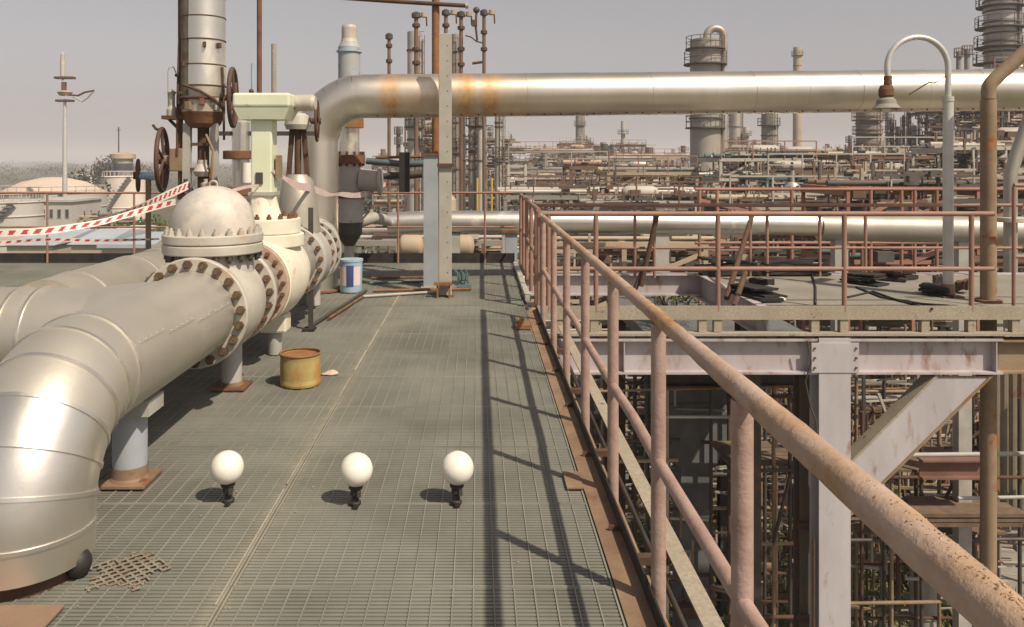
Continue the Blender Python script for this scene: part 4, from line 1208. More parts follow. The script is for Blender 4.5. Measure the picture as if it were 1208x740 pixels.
# ------------------------------------------------------------------ barricade tape
def tape(pts, w, label, tilt=0.0, stripe=0.11, pink=False, wave=0.012, name='barricade_tape', sag=0.0, seed=1):
    r_ = random.Random(seed)
    pts = [Vector(p) for p in pts]
    # dense resample
    d = []
    for a, b in zip(pts[:-1], pts[1:]):
        k = max(4, int((b - a).length / 0.009))
        for i in range(k):
            d.append(a + (b - a) * (i / k))
    d.append(pts[-1])
    for _ in range(120):
        d = [d[0]] + [(d[i - 1] + d[i] * 2 + d[i + 1]) / 4 for i in range(1, len(d) - 1)] + [d[-1]]
    m = MB()
    vs = []
    s_ = 0
    cum = []
    for i, q in enumerate(d):
        if i:
            s_ += (d[i] - d[i - 1]).length
        cum.append(s_)
        tw = tilt + 0.5 * math.sin(s_ * 2.1 + seed) + 0.25 * math.sin(s_ * 5.3)
        up = Vector((0, -math.sin(tw), math.cos(tw)))
        off = Vector((0, wave * math.sin(s_ * 7), wave * 0.6 * math.sin(s_ * 4.1 + seed)))
        for j in range(6):
            vs.append(q + off + up * w * (j / 5 - 0.5))
    for i in range(len(d) - 1):
        for j in range(5):
            ph = ((cum[i] + (4 - j) * w * 0.16) / stripe) % 1.0
            red = (not pink) and 1 <= j <= 3 and ph < 0.5
            m.f.append([i * 6 + j, i * 6 + 6 + j, i * 6 + 7 + j, i * 6 + 1 + j]); m.sm.append(True); m.mi.append(1 if red else 0)
    m.v = vs
    return tag(m.build(name, [M['tape_pink'] if pink else M['tape_white'], M['tape_red']]), label, 'tape', 'barricade tapes')


tape([P(-40, 277, 5.2), P(60, 271, 5.6), P(120, 263, 5.9), P(208, 238, 6.4)], 0.052, 'broad red and white barricade tape running left from the domed valve', 0.2, 0.085, seed=3)
tape([P(118, 262, 6.4), P(170, 242, 6.7), P(222, 218, 7.2)], 0.075, 'pale red and white tape slanting up to the yoke above the dome', 0.5, 0.06, seed=8)
tape([P(-30, 288, 6.6), P(55, 283, 6.8), P(112, 285, 7.0), P(188, 281, 7.3)], 0.035, 'narrow lower red and white tape sagging behind the left pipes', 0.3, 0.075, seed=5)
tape([P(322, 203, 7.0), P(352, 219, 7.8), P(392, 230, 9.6), P(428, 230, 11.2)], 0.075, 'faded pink tape sagging from the green column to the relief valve', 0.4, pink=True, seed=2)
tape([P(428, 230, 11.2), P(440, 225, 11.7), P(455, 218, 12.1)], 0.06, 'short faded tape end between the relief valve and the teal pipework', 0.2, pink=True, seed=4)
tape([P(270, 226, 6.6), P(290, 221, 6.8), P(306, 220, 7.0)], 0.03, 'short white tape end tied to the green column', 0.1, pink=True, seed=6)

# ------------------------------------------------------------------ right-hand deck items
Y = 10.1
x = XP(1118.5, Y)
t = thing('lamp_post', 'white gooseneck lamp post with a hanging bell lamp on the bridge deck', 'lamp post', (x, Y, 0))
MB().cyl((x, Y, 0.0), (x, Y, ZP(118, Y)), 0.062, 18).build('lower_pole', M['galv'], t)
MB().cyl((x, Y, ZP(120, Y)), (x, Y, ZP(114, Y)), 0.068, 18).build('collar', M['galv'], t)
ar = 36 * Y / F
cz = ZP(80, Y)
pth = [Vector((x, Y, ZP(116, Y))), Vector((x, Y, cz))] + arc((x - ar, Y, cz), (1, 0, 0), (0, 0, 1), ar, 0, math.pi, 18)[1:] + [Vector((x - 2 * ar + 0.01, Y, ZP(92, Y)))]
MB().tube(pth, 0.036, 14).build('gooseneck', M['galv'], t)
lx = x - 2 * ar + 0.01
MB().cyl((lx, Y, ZP(100, Y)), (lx, Y, ZP(90, Y)), 0.05, 14).build('coupling', M['rust'], t)
MB().lathe([(0.0, ZP(100, Y)), (0.07, ZP(101, Y)), (0.09, ZP(106, Y)), (0.09, ZP(113, Y)), (0.06, ZP(116, Y))], (lx - 0.02, Y, 0), (0, 0, 1), 20, True).build('ballast_housing', M['rust'], t)
MB().lathe([(0.07, ZP(115, Y)), (0.11, ZP(118, Y)), (0.12, ZP(123, Y)), (0.165, ZP(128, Y)), (0.155, ZP(129, Y)), (0.10, ZP(124, Y)), (0.0, ZP(124, Y))], (lx - 0.02, Y, 0), (0, 0, 1), 24, True).build('bell_shade', M['far_grey'], t)
MB().sph((lx - 0.02, Y, ZP(126.5, Y)), 0.06, 14, 8).build('lamp_glass', M['white'], t)
MB().tube([P(1072, 112, Y), P(1085, 104, Y - .02), P(1096, 97, Y - .02), P(1102, 98, Y - .02), P(1116, 90, Y - .03)], 0.009, 6).build('cable', M['rust_dark'], t)
MB().box(x - 0.13, x + 0.13, Y - 0.13, Y + 0.13, 0.0, 0.02).build('base_plate', M['rust'], t)
MB().cyl((x - 0.0, Y, 0.02), (x, Y, 0.16), 0.075, 16).build('base_sleeve', M['rail'], t)
# brown riser
Y = 9.72
x = XP(1166, Y)
t = thing('brown_riser', 'rust stained brown vertical pipe bending right at its top near the right edge', 'pipe', (x, Y, GROUND))
MB().tube([(x, Y, GROUND), (x, Y, -4), (x, Y, 0), (x, Y, ZP(118, Y))], 0.088, 20).build('riser', M['brownpipe'], t)
MB().tube([P(1166, 117, Y), P(1166, 108, Y), P(1166.6, 103, Y), P(1169, 98, Y), P(1173, 94, Y), P(1184, 84, Y), P(1195, 74, Y), P(1208, 62, Y), P(1240, 34, Y)], 0.080, 20).build('bent_top', M['brownpipe'], t)
MB().disc((x, Y, 0.0), (0, 0, 1), 0.08, 0.15, 0.03, 20).build('deck_collar', M['rust'], t)
m = thing('grey_riser', 'grey vertical pipe rising at the right edge beyond the brown riser', 'pipe', (XP(1198, 13), 13, -1))
MB().tube([(XP(1192, 13), 13, -1), (XP(1192, 13), 13, ZP(205, 13)), (XP(1200, 13), 13, ZP(180, 13)), (XP(1222, 13), 13, ZP(120, 13))], 0.10, 18).build('riser', M['clad_dull'], m)
MB().disc((XP(1192, 13), 13, ZP(262, 13)), (0, 0, 1), 0.1, 0.24, 0.08, 20).build('flange', M['valve'], m)
# black debris on the deck


def slab(px0, py0, px1, py1, w, h, label, name='black_board', mm='char_and_shade', pieces=3):
    def gp(a, b):
        Yq = F * EYE / (b - HZ)
        return Vector((XP(a, Yq), Yq, 0.0))
    a, b = gp(px0, py0), gp(px1, py1)
    r_ = random.Random(int(px0) + int(py0))
    m = MB()
    d = (b - a); L = d.length; d.normalize(); sd = Vector((-d.y, d.x, 0))
    for k in range(pieces):
        # jagged sheet with a wavy top, stacked unevenly
        nx, nw = 7, 3
        o = a + d * r_.uniform(-.06, .06) * L + sd * r_.uniform(-.2, .2) * w
        z0 = .75 * h * k / pieces; th = .75 * h / pieces * r_.uniform(.5, .9)
        LL = L * r_.uniform(.7, 1.05); tilt = r_.uniform(-.12, .12) * h; rot = r_.uniform(-.15, .15)
        vs = []
        for top in (0, 1):
            for i in range(nx + 1):
                for j in range(nw + 1):
                    q = o + d * (LL * i / nx) + (sd * math.cos(rot) + d * math.sin(rot)) * w * (j / nw - .5) * r_.uniform(.85, 1.1)
                    q.z = 0.003 + z0 + abs(tilt) + tilt * (i / nx * 2 - 1) + (th if top else 0) + r_.uniform(0, .25) * th
                    vs.append(q)
        n1 = (nx + 1) * (nw + 1); W1 = nw + 1
        fs = []
        for i in range(nx):
            for j in range(nw):
                fs.append((n1 + i * W1 + j, n1 + (i + 1) * W1 + j, n1 + (i + 1) * W1 + j + 1, n1 + i * W1 + j + 1))
                fs.append((i * W1 + j + 1, (i + 1) * W1 + j + 1, (i + 1) * W1 + j, i * W1 + j))
            for j, e in ((0, 0), (nw, 1)):
                f = [i * W1 + j, (i + 1) * W1 + j, n1 + (i + 1) * W1 + j, n1 + i * W1 + j]
                fs.append(tuple(f if not e else f[::-1]))
        for i in (0, nx):
            for j in range(nw):
                fs.append((i * W1 + j, i * W1 + j + 1, n1 + i * W1 + j + 1, n1 + i * W1 + j))
        m.add(vs, fs)
    return tag(m.build(name, M[mm]), label, 'board' if name == 'black_board' else 'block', 'black boards on the bridge deck')


slab(872, 345, 914, 357, 0.3, 0.16, 'black tarred board beside the side channel of the bridge deck, leftmost')
slab(884, 341, 912, 348, 0.12, 0.2, 'black upright board end right behind the leftmost tarred board', pieces=2)
slab(1000, 332, 1044, 338, 0.34, 0.17, 'black crumpled tarred board in the middle of the bridge deck', pieces=4)
slab(1026, 329, 1074, 333, 0.2, 0.19, 'black narrow tarred board right behind the crumpled one')
slab(1054, 327, 1076, 331, 0.22, 0.19, 'black short board at the right end of the middle tarred boards', pieces=2)
slab(1086, 347, 1134, 352, 0.28, 0.16, 'black tarred board at the foot of the lamp post')
slab(1102, 338, 1119, 339, 0.18, 0.2, 'dark box standing left behind the lamp post foot', 'dark_block', 'dark_steel', 1)
slab(1127, 345, 1145, 347, 0.2, 0.22, 'dark rusty box standing right of the lamp post foot', 'dark_block', 'rust_dark', 1)
slab(826, 326, 905, 325, 0.25, 0.30, 'long black heap along the rear edge of the bridge deck, left half', 'dark_block', 'char_and_shade', 4)
slab(900, 325, 985, 325, 0.25, 0.26, 'long black heap along the rear edge of the bridge deck, right half', 'dark_block', 'char_and_shade', 4)
m = MB().sph((0, 0, 0.03), 0.04, 10, 7, 0.8)
m.v = [Vector((v.x * 1.5, v.y, v.z)) + Vector((XP(922, 9.7), 9.7, 0)) for v in m.v]
tag(m.build('white_stone', M['stone']), 'small white stone at the front of the bridge deck', 'stone')
for i, pl in enumerate((((958, 325), (962, 340), (962, 360)), ((1010, 340), (1040, 352), (1090, 360), (1120, 362)), ((1000, 352), (1030, 345), (1060, 356), (1100, 366)))):
    pp = []
    for (a, b) in pl:
        Yq = F * EYE / (b - HZ)
        pp.append(Vector((XP(a, Yq), Yq, 0.012)))
    tag(MB().tube(pp, 0.014, 6).build('cable', M['char_and_shade']), ('straight black cable lying across the bridge deck toward the toe plate', 'black cable curling from the tarred boards toward the lamp post', 'lower black cable wandering near the front of the bridge deck')[i], 'cable', 'cables on the bridge deck')
# leaning dark poles
for i, (a, b, y0, y1, mm, lab) in enumerate((((888, 252), (857, 352), 11.6, 10.2, 'rust_dark', 'long dark red pole leaning against the rear railing of the bridge'),
                                   ((879, 322), (866, 362), 10.4, 9.6, 'rust_dark', 'short dark pole leaning beside the long dark red one'),
                                   ((776, 250), (756, 338), 11.7, 11.7, 'rust_dark', 'dark pole leaning left behind the front railing over the opening'),
                                   ((766, 300), (748, 344), 11.75, 11.75, 'rust_dark', 'short dark pole leaning left over the opening'))):
    tag(MB().tube([P(*a, y0), P(*b, y1)], 0.036, 10).build('leaning_pole', M[mm]), lab, 'pole', 'dark poles leaning on the bridge railings')


# ------------------------------------------------------------------ vegetation
def leaf_cloud(m, c, rx, ry, rz, n, s0, s1, r_, shell=0.55):
    for _ in range(n):
        while True:
            q = Vector((r_.uniform(-1, 1), r_.uniform(-1, 1), r_.uniform(-1, 1)))
            L = q.length
            if 0.05 < L < 1 and (L > shell or r_.random() < 0.35):
                break
        p = Vector(c) + Vector((q.x * rx, q.y * ry, q.z * rz))
        s_ = r_.uniform(s0, s1)
        u = Vector((r_.gauss(0, 1), r_.gauss(0, 1), r_.gauss(0, 1))).normalized()
        v = u.orthogonal().normalized()
        v = Matrix.Rotation(r_.uniform(0, 6.28), 3, u) @ v
        w = u.cross(v)
        m.add([p + v * s_, p + w * s_ * 0.5, p - v * s_ * 0.9, p - w * s_ * 0.5], [(0, 1, 2, 3)])


def tree(x, y, h, w, label, seed, name='tree', z=GROUND, group=None, n=900, leaf=None, ml='leaf', trunk=True):
    r_ = random.Random(seed)
    t = thing(name, label, 'tree' if name == 'tree' else 'shrub', (x, y, z), group)
    m = MB()
    th = h * 0.45
    if trunk:
        m.tube([(x, y, z), (x + .02 * h, y, z + th * .6), (x, y, z + h * 0.8)], [h * .03, h * .02, h * .006], 8)
        for i in range(5):
            a = r_.uniform(0, 6.28)
            m.tube([(x, y, z + th * r_.uniform(.6, 1)), (x + math.cos(a) * w * .33, y + math.sin(a) * w * .33, z + h * r_.uniform(.6, .85))], [h * .012, h * .004], 6)
        m.build('trunk', M['bark'], t)
    else:
        for i in range(4):
            a = r_.uniform(0, 6.28)
            m.tube([(x, y, z), (x + math.cos(a) * w * .25, y + math.sin(a) * w * .25, z + h * r_.uniform(.5, .8))], [h * .02, h * .006], 6)
        m.build('stem', M['bark'], t)
    m = MB()
    leaf = leaf or h * 0.035
    k = 9
    for i in range(k):
        a = r_.uniform(0, 6.28); rr = r_.uniform(0.1, 0.36) * w
        zc = z + h * (r_.uniform(.42, .86) if trunk else r_.uniform(.25, .75))
        s_ = r_.uniform(.18, .30) * w
        leaf_cloud(m, (x + math.cos(a) * rr, y + math.sin(a) * rr, zc), s_, s_, s_ * .75 * min(1.5, h / w), n // k, leaf * .6, leaf * 1.4, r_)
    m.build('crown', M[ml], t)
    return t


def weeds(x0, x1, y0, y1, n, h0, h1, z, label_name='weeds', seed=1, ml='grass'):
    r_ = random.Random(seed)
    m = MB()
    for i in range(n):
        x = r_.uniform(x0, x1); y = r_.uniform(y0, y1)
        cl = math.sin(x * 1.3 + seed) * math.cos(y * .9 + seed * 2)
        h = r_.uniform(h0, h1) * (0.6 + 0.5 * cl)
        if h < 0.05:
            continue
        for k in range(4):
            a = r_.uniform(0, 6.28); d = h * r_.uniform(.2, .7); wv = h * 0.05
            tx, ty = math.cos(a), math.sin(a)
            m.add([(x - ty * wv, y + tx * wv, z), (x + ty * wv, y - tx * wv, z), (x + tx * d * .6 + ty * wv, y + ty * d * .6 - tx * wv, z + h * .7), (x + tx * d, y + ty * d, z + h)], [(0, 1, 2), (0, 2, 3)])
    o = m.build(label_name, M[ml], kind='stuff')
    return o


M['tower_grey'] = mat('tower_grey_paint', (0.40, 0.37, 0.325), (0.33, 0.30, 0.26), 0.55, 0.15, 0.35, 0.06, 0.5, bump=0)
# ------------------------------------------------------------------ background generators
FM = ['far_rust', 'far_grey', 'far_pale', 'far_dark', 'far_cream', 'far_red', 'far_teal']


def handrail(m, x0, x1, y, z, h=1.1, r=0.035, step=1.6):
    m.bar((x0, y, z + h), (x1, y, z + h), r * 2, r * 2)
    m.bar((x0, y, z + h * .5), (x1, y, z + h * .5), r * 1.6, r * 1.6)
    k = max(1, int((x1 - x0) / step))
    for i in range(k + 1):
        x = x0 + (x1 - x0) * i / k
        m.bar((x, y, z), (x, y, z + h), r * 1.8, r * 1.8)


def rack(label, p0, p1, ptop, Y, levels, seed, ms='far_grey', depth=4.0, step=5.0, cw=0.25, pipes=3, rail=False, equip=0, pipe_m=None, lev_h=2.2, fine=30, floor=GROUND, name='pipe_rack', braces=True, pr=(0.08, 0.26)):
    r_ = random.Random(seed)
    x0, x1 = XP(p0, Y), XP(p1, Y)
    zt = ZP(ptop, Y)
    t = thing(name, label, 'pipe rack', ((x0 + x1) / 2, Y, floor), 'pipe racks of the plant')
    k = max(1, int(round((x1 - x0) / step)))
    first = None
    for i in range(k + 1):
        x = x0 + (x1 - x0) * i / k
        for yy in (Y, Y + depth):
            if first is None:
                first = MB().box(x - cw / 2, x + cw / 2, yy - cw / 2, yy + cw / 2, floor, zt).build('column', M[ms], t); fo = Vector((x, yy, 0))
            else:
                again(first, Vector((x, yy, 0)) - fo)
    for l in range(levels):
        z = zt - l * lev_h
        if z < floor + 1:
            break
        MB().box(x0 - cw * .6, x1 + cw * .6, Y - cw * .65, Y + cw * .65, z - min(.28, cw * 1.1), z + 0.01).build('beam', M[ms], t)
        MB().box(x0 - cw * .6, x1 + cw * .6, Y + depth - cw * .65, Y + depth + cw * .65, z - min(.28, cw * 1.1), z + 0.01).build('beam', M[ms], t)
        f2 = None
        for i in range(k + 1):
            x = x0 + (x1 - x0) * i / k
            if f2 is None:
                f2 = MB().box(x - .1, x + .1, Y + cw * .66, Y + depth - cw * .66, z - 0.24, z - 0.002).build('cross_beam', M[ms], t); fx = x
            else:
                again(f2, (x - fx, 0, 0))
        for q in range(pipes):
            rr = r_.uniform(*pr)
            yy = Y + depth * (q + .5) / pipes + r_.uniform(-.2, .2)
            mm = (pipe_m or ['clad_far', 'far_pale', 'far_rust', 'far_cream', 'far_grey'])
            a = x0 - r_.uniform(0, .4); b = x1 + r_.uniform(0, .4)
            MB().cyl((a, yy, z + 0.012 + rr), (b, yy, z + 0.012 + rr), rr, 10).build('pipe', M[r_.choice(mm)], t)
        if rail and l in (0, 2):
            m = MB(); handrail(m, x0, x1, Y - .15, z + .01)
            m.build('handrail', M[r_.choice(['far_red', 'far_pale', 'far_rust'])], t)
    if braces:
        for i in range(k):
            if r_.random() < .5:
                xa = x0 + (x1 - x0) * i / k; xb = x0 + (x1 - x0) * (i + 1) / k
                l = r_.randrange(max(1, levels - 1))
                MB().bar((xa, Y - .02, zt - (l + 1) * lev_h), (xb, Y - .02, zt - l * lev_h - .3), .12, .12).build('brace', M[ms], t)
    for e in range(equip):
        x = r_.uniform(x0 + .8, x1 - .8); l = r_.randrange(max(1, min(levels, 2)))
        z = zt - l * lev_h + .02
        rr = r_.uniform(.18, .36)
        mm = M[r_.choice(['clad_far', 'far_pale', 'far_cream', 'far_grey'])]
        if r_.random() < .7:
            L = r_.uniform(1.2, 3)
            MB().lathe([(0, 0), (rr * .7, .08), (rr, .3), (rr, L), (rr * .7, L + .22), (0, L + .3)], (x, Y + depth * .5, z + rr + .2), (1, 0, 0), 14, False).build('drum', mm, t)
        else:
            L = r_.uniform(1.2, 2.2)
            MB().lathe([(rr, 0), (rr, L), (rr * .6, L + rr * .5), (0.08, L + rr * .6), (.08, L + rr * .6 + .5)], (x, Y + depth * .5, z), (0, 0, 1), 14, True).build('drum', mm, t)
    # small pipework and fittings too fine to tell apart
    if fine:
        for gi, mm in enumerate(('far_pale', 'far_rust', 'far_dark', 'far_cream')):
            m = MB()
            for i in range(int(fine * (1.0, 1.2, 2.0, 0.9)[gi] * 1.25)):
                x = r_.uniform(x0, x1); yy = Y + r_.uniform(-.4, depth); z = zt - r_.uniform(-.5, levels * lev_h)
                w = r_.uniform(.04, .12)
                if r_.random() < .3:
                    m.bar((x, yy, z), (x, yy, min(zt + .7, z + r_.uniform(.3, 1.4))), w * .8, w * .8)
                elif r_.random() < .65:
                    m.bar((x, yy, z), (x + r_.uniform(.5, 3.0), yy, z), w, w)
                else:
                    s_ = r_.uniform(.08, .30)
                    m.box(x, x + s_ * 1.6, yy, yy + s_, z, z + s_)
            m.build('small_pipework', M[mm], t, kind='stuff')
    return t


def column_tower(label, px, wpx, ptop, Y, mm, rings=(), seed=0, platforms=(), goose=None, pbot=None, taper=1.0, ladder=True, name='process_column', cat='column', sections=None, ring_m='far_dark', group=None, cap='dome', n=20, floor=GROUND):
    r_ = random.Random(seed)
    x = XP(px, Y); r = wpx * Y / F / 2
    zt = ZP(ptop, Y); zb = floor if pbot is None else ZP(pbot, Y)
    t = thing(name, label, cat, (x, Y, zb), group)
    m = MB()
    prof = [(r / taper, zb), (r, zt - r * .6)]
    if cap == 'dome':
        prof += [(r * .8, zt - r * .2), (r * .4, zt), (0, zt + .02)]
    elif cap == 'flat':
        prof = [(r / taper, zb), (r, zt), (0, zt)]
    elif cap == 'open':
        prof = [(r / taper, zb), (r, zt), (r * .8, zt), (r * .78, zt - 1.5)]
    m.lathe(prof, (x, Y, 0), (0, 0, 1), n, True)
    m.build('shell', M[mm], t)
    for p in rings:
        z = ZP(p, Y)
        MB().disc((x, Y, z - .06), (0, 0, 1), r * .9, r * 1.07 + .02, .14, n).build('ring', M[ring_m], t)
    for (p, w, a) in platforms:
        z = ZP(p, Y); ro = w * Y / F / 2
        MB().disc((x, Y, z - .08), (0, 0, 1), r * .95, ro, .12, n).build('platform', M[ring_m], t)
        m = MB()
        for zz in (.55, 1.05):
            m.torus((x, Y, z + zz), (0, 0, 1), ro - .04, .03, 20, 4)
        for i in range(12):
            an = 6.283 * i / 12
            m.bar((x + (ro - .04) * math.cos(an), Y + (ro - .04) * math.sin(an), z), (x + (ro - .04) * math.cos(an), Y + (ro - .04) * math.sin(an), z + 1.05), .05, .05)
        m.build('guard_rail', M[ring_m], t)
    if ladder:
        m = MB(); a = -1.1 + r_.uniform(-.6, .6); rr = r + .18
        lx, ly = x + rr * math.cos(a), Y + rr * math.sin(a)
        for d in (-.2, .2):
            m.bar((lx + d, ly, zb + .5), (lx + d, ly, zt - .3), .05, .05)
        k = int((zt - zb) / .8)
        for i in range(k):
            m.bar((lx - .2, ly, zb + .8 + i * .8), (lx + .2, ly, zb + .8 + i * .8), .04, .04)
        m.build('ladder', M['far_rust'], t)
        rp = max(.06, r * .12); a = -.35
        MB().tube([(x + (r + rp + .06) * math.cos(a), Y + (r + rp + .06) * math.sin(a), zb), (x + (r + rp + .06) * math.cos(a), Y + (r + rp + .06) * math.sin(a), zt - .6)], rp, 8).build('side_pipe', M['far_pale'], t)
    if goose:
        rp = r * .26
        gx = x + r * goose
        pth = [Vector((x + r * .1, Y, zt - .3))] + arc((x + r * .1 + (gx - x - r * .1) / 2, Y, zt + .25), (-1, 0, 0), (0, 0, 1), (gx - x - r * .1) / 2, 0, math.pi, 12) + [Vector((gx, Y, zb + 3))]
        MB().tube(pth, rp, 12).build('overhead_line', M['clad_far'], t)
    return t


# ------------------------------------------------------------------ towers and stacks on the skyline
column_tower('stout grey tower with a silver gooseneck line, standing behind the overhead pipe', 832, 35, 47, 70, 'tower_grey', (140, 206, 208, 228), 1,
             ((58, 46, 0), (76, 50, 0), (151, 46, 0)), goose=1.25, cap='flat', n=28, ladder=False)
column_tower('silver banded column just right of the stout grey tower', 867, 14, 108, 140, 'clad_far', (120, 150), 2, ((172, 20, 0),), goose=.5)
column_tower('dark column with two round platforms left of the tall chimney', 907, 17, 118, 120, 'far_grey', (130, 160), 3, ((148, 26, 0), (178, 28, 0)))
column_tower('tall slim buff chimney rising above the overhead pipe', 940.5, 9, 56, 180, 'far_cream', (66, 78, 100, 140), 4, ((66, 13, 0),), ladder=False, name='chimney', cat='chimney', taper=.82, cap='open')
column_tower('rusty ringed tower seen under the hanging bell lamp', 1023, 25, 100, 110, 'far_grey', (138, 146, 154, 162, 170, 178), 5, ((142, 34, 0), (158, 33, 0), (176, 34, 0)), ring_m='far_rust', goose=.7)
column_tower('tall dark tower with many ring platforms in the upper right corner', 1180, 34, -30, 75, 'clad_far', (-10, 2, 14, 27, 40, 50, 62, 90, 120), 6,
             ((8, 50, 0), (33, 52, 0), (56, 54, 0), (75, 56, 0), (110, 52, 0)), n=24, ring_m='far_dark', goose=1.15)
for i, (px, w, pt, lab) in enumerate(((1131, 8, 61, 'left one of two short capped vents above the overhead pipe by the brown riser'), (1141, 9, 58, 'right one of two short capped vents above the overhead pipe by the brown riser'))):
    t = column_tower(lab, px, w * .7, pt, 100, 'far_grey', (), 10 + i, ((pt + 6, w * 1.3, 0),), ladder=False, name='vent_stack', cat='vent', ring_m='far_rust', cap='flat', group='capped vents')
column_tower('thin rusty column standing alone below the middle of the overhead pipe', 684, 10, 118, 200, 'far_grey', (150, 165, 178), 12, ((148, 14, 0), (170, 16, 0)), ring_m='far_rust')
column_tower('pale thin flare stack with a knobbed tip right of the rusty thin column', 735, 5, 143, 220, 'far_pale', (155,), 13, ((158, 13, 0), (176, 14, 0)), ladder=False, name='flare_stack', cat='stack', cap='flat')
column_tower('short white topped column between the pale flare stack and dark block', 748, 9, 178, 150, 'far_pale', (), 14, ladder=False)
column_tower('cream round column left of the short white topped one', 731, 11, 184, 140, 'far_cream', (), 15, ladder=False)
# mid distance vent columns behind the pale steel post
column_tower('grey striped column left of the blue grey steel column', 489, 17, 38, 62, 'far_pale', (60, 100, 130, 165, 185), 20, ((150, 24, 0),), ladder=True, cap='flat', group='slim columns behind the pale post')
column_tower('faint grey column just right of the pale steel post', 537, 11, 41, 60, 'far_grey', (62, 95, 145, 175, 200), 21, ((180, 18, 0),), cap='flat', group='slim columns behind the pale post')
column_tower('ribbed dark column seen left of the twin pale pipes under the overhead pipe', 557, 9, 120, 66, 'far_grey', (150, 160, 170, 180, 190, 200), 22, ((148, 16, 0), (176, 18, 0)), cap='flat', group='slim columns behind the pale post')
column_tower('taller pale pipe column of the pair under the overhead pipe', 567, 8, 90, 60, 'far_pale', (150, 190), 23, ((148, 14, 0),), ladder=False, cap='flat', group='slim columns behind the pale post')
column_tower('right pale pipe column with a flanged waist under the overhead pipe', 588, 8.5, 110, 64, 'far_pale', (145, 150, 188), 24, ((190, 15, 0),), ladder=True, cap='flat', group='slim columns behind the pale post')
column_tower('narrow grey pipe column close behind the pale steel post', 546, 6, 128, 58, 'far_grey', (160, 190), 25, ladder=False, cap='flat', group='slim columns behind the pale post')


def vent_riser(px, ptop, pbot, Y, label, arm=1, seed=0, nodes=(), w=4.6, mm='far_rust', head=True):
    r_ = random.Random(seed)
    x = XP(px, Y); zt = ZP(ptop, Y)
    t = thing('vent_riser', label, 'vent', (x, Y, GROUND), 'rusty vent risers above the overhead pipe')
    u = Y / F
    MB().cyl((x, Y, GROUND), (x, Y, zt), w * u / 2, 10).build('riser', M[mm], t)
    for p in nodes:
        MB().lathe([(w * u * .5, 0), (w * u * .95, 1.2 * u), (w * u * .95, 4.5 * u), (w * u * .5, 6 * u)], (x, Y, ZP(p, Y) - 3 * u), (0, 0, 1), 12, True).build('valve_body', M['rust_dark'], t)
    if head:
        MB().lathe([(w * u * .5, 0), (w * u * 1.1, u), (w * u * 1.1, 6 * u), (w * u * .4, 8 * u)], (x, Y, zt - u), (0, 0, 1), 12, True).build('head', M['dark_steel'], t)
        if arm:
            MB().cyl((x, Y, zt + 2.5 * u), (x + arm * 12 * u, Y, zt + 3.5 * u), 2.4 * u, 10).build('outlet_arm', M['far_pale'], t)
            MB().lathe([(0, 0), (4 * u, 0), (4 * u, 5 * u), (0, 5 * u)], (x + arm * 9 * u, Y, zt + 0.6 * u), (0, 0, 1), 10, True).build('actuator', M['far_cream'], t)
            MB().cyl((x + arm * 12 * u, Y, zt + 3 * u), (x + arm * 12.5 * u, Y, zt - 10 * u), .9 * u, 6).build('drop_tube', M['rust_dark'], t)
    return t


vent_riser(459, 46, 86, 56, 'short rusty vent riser with a forked dark head standing alone on the left', 0, 1, (54, 72), 4)
MB_ = None
vent_riser(491, 21, 86, 56, 'rusty vent riser with bulky valves nearest the grey striped column', 1, 2, (30, 58, 74), 5)
vent_riser(526, 18, 86, 56.6, 'vent riser half hidden behind the pale steel post', 1, 3, (30,), 4.5)
vent_riser(544, 20, 86, 57, 'rusty vent riser right of the pale steel post', 1, 4, (33, 58, 76), 4.5)
t = vent_riser(571, 18, 86, 56.4, 'rightmost rusty vent riser with a looped side tube', 1, 5, (38, 58), 4.2)
u = 56.4 / F
MB().tube([P(549, 42, 56.4), P(556, 44, 56.4), P(562, 49, 56.4), P(570, 51, 56.4)], u * .9, 6).build('side_tube', M['rust_dark'], t)
MB().tube([P(562, 16, 56.4), P(561, 30, 56.4), P(563, 48, 56.4)], u * 1.3, 6).build('drop_tube', M['rust_dark'], t)
MB().box(*(XP(p, 56.4) for p in (556.5, 563)), 56.2, 56.6, ZP(31, 56.4), ZP(24, 56.4)).build('valve_box', M['rust_dark'], t)
MB().sph(P(562, 12, 56.4), 4 * u, 10, 8).build('valve_cap', M['dark_steel'], t)
MB().cyl(P(557, 75, 56.4), P(571, 73, 56.4), 1.6 * u, 8).build('stub_arm', M['rust_dark'], t)

# ------------------------------------------------------------------ pipe racks and frames of the plant
rack('low rack of cream and rust pipes seen between the pale post and railing corner', 424, 606, 284, 21, 3, 31, 'far_grey', 3, 2.2, .12, 3, False, 2, lev_h=1.2, fine=40, pr=(.05, .14))
rack('low rack of cream pipes seen through the branch bridge railings on its left', 640, 832, 286, 24, 3, 32, 'far_cream', 4, 2.6, .14, 4, False, 0, lev_h=1.3, fine=50, pr=(.06, .16), pipe_m=['far_pale', 'far_cream', 'clad_far'])
rack('low rack of rust and cream frames behind the tarred boards', 842, 1110, 276, 26, 3, 33, 'far_rust', 4, 2.4, .14, 4, False, 0, lev_h=1.4, fine=60, pr=(.06, .16), pipe_m=['far_pale', 'far_cream', 'far_rust'])
rack('red brown rack crossing the far right behind the lamp post', 1000, 1230, 221, 22, 3, 34, 'far_red', 3, 2.0, .09, 3, False, 1, lev_h=1.0, fine=70, pr=(.05, .12), pipe_m=['far_rust', 'far_dark', 'far_teal'])
rack('grey rack carrying white pipes below the distant flare stack', 596, 828, 231, 46, 4, 35, 'far_grey', 5, 4, .2, 4, True, 0, lev_h=1.7, fine=80, pr=(.1, .24), pipe_m=['far_pale', 'clad_far'])
rack('dark red open frame below the thin rusty column', 674, 716, 196, 62, 4, 36, 'far_rust', 5, 3.2, .26, 2, True, 1, lev_h=2.0, fine=40)
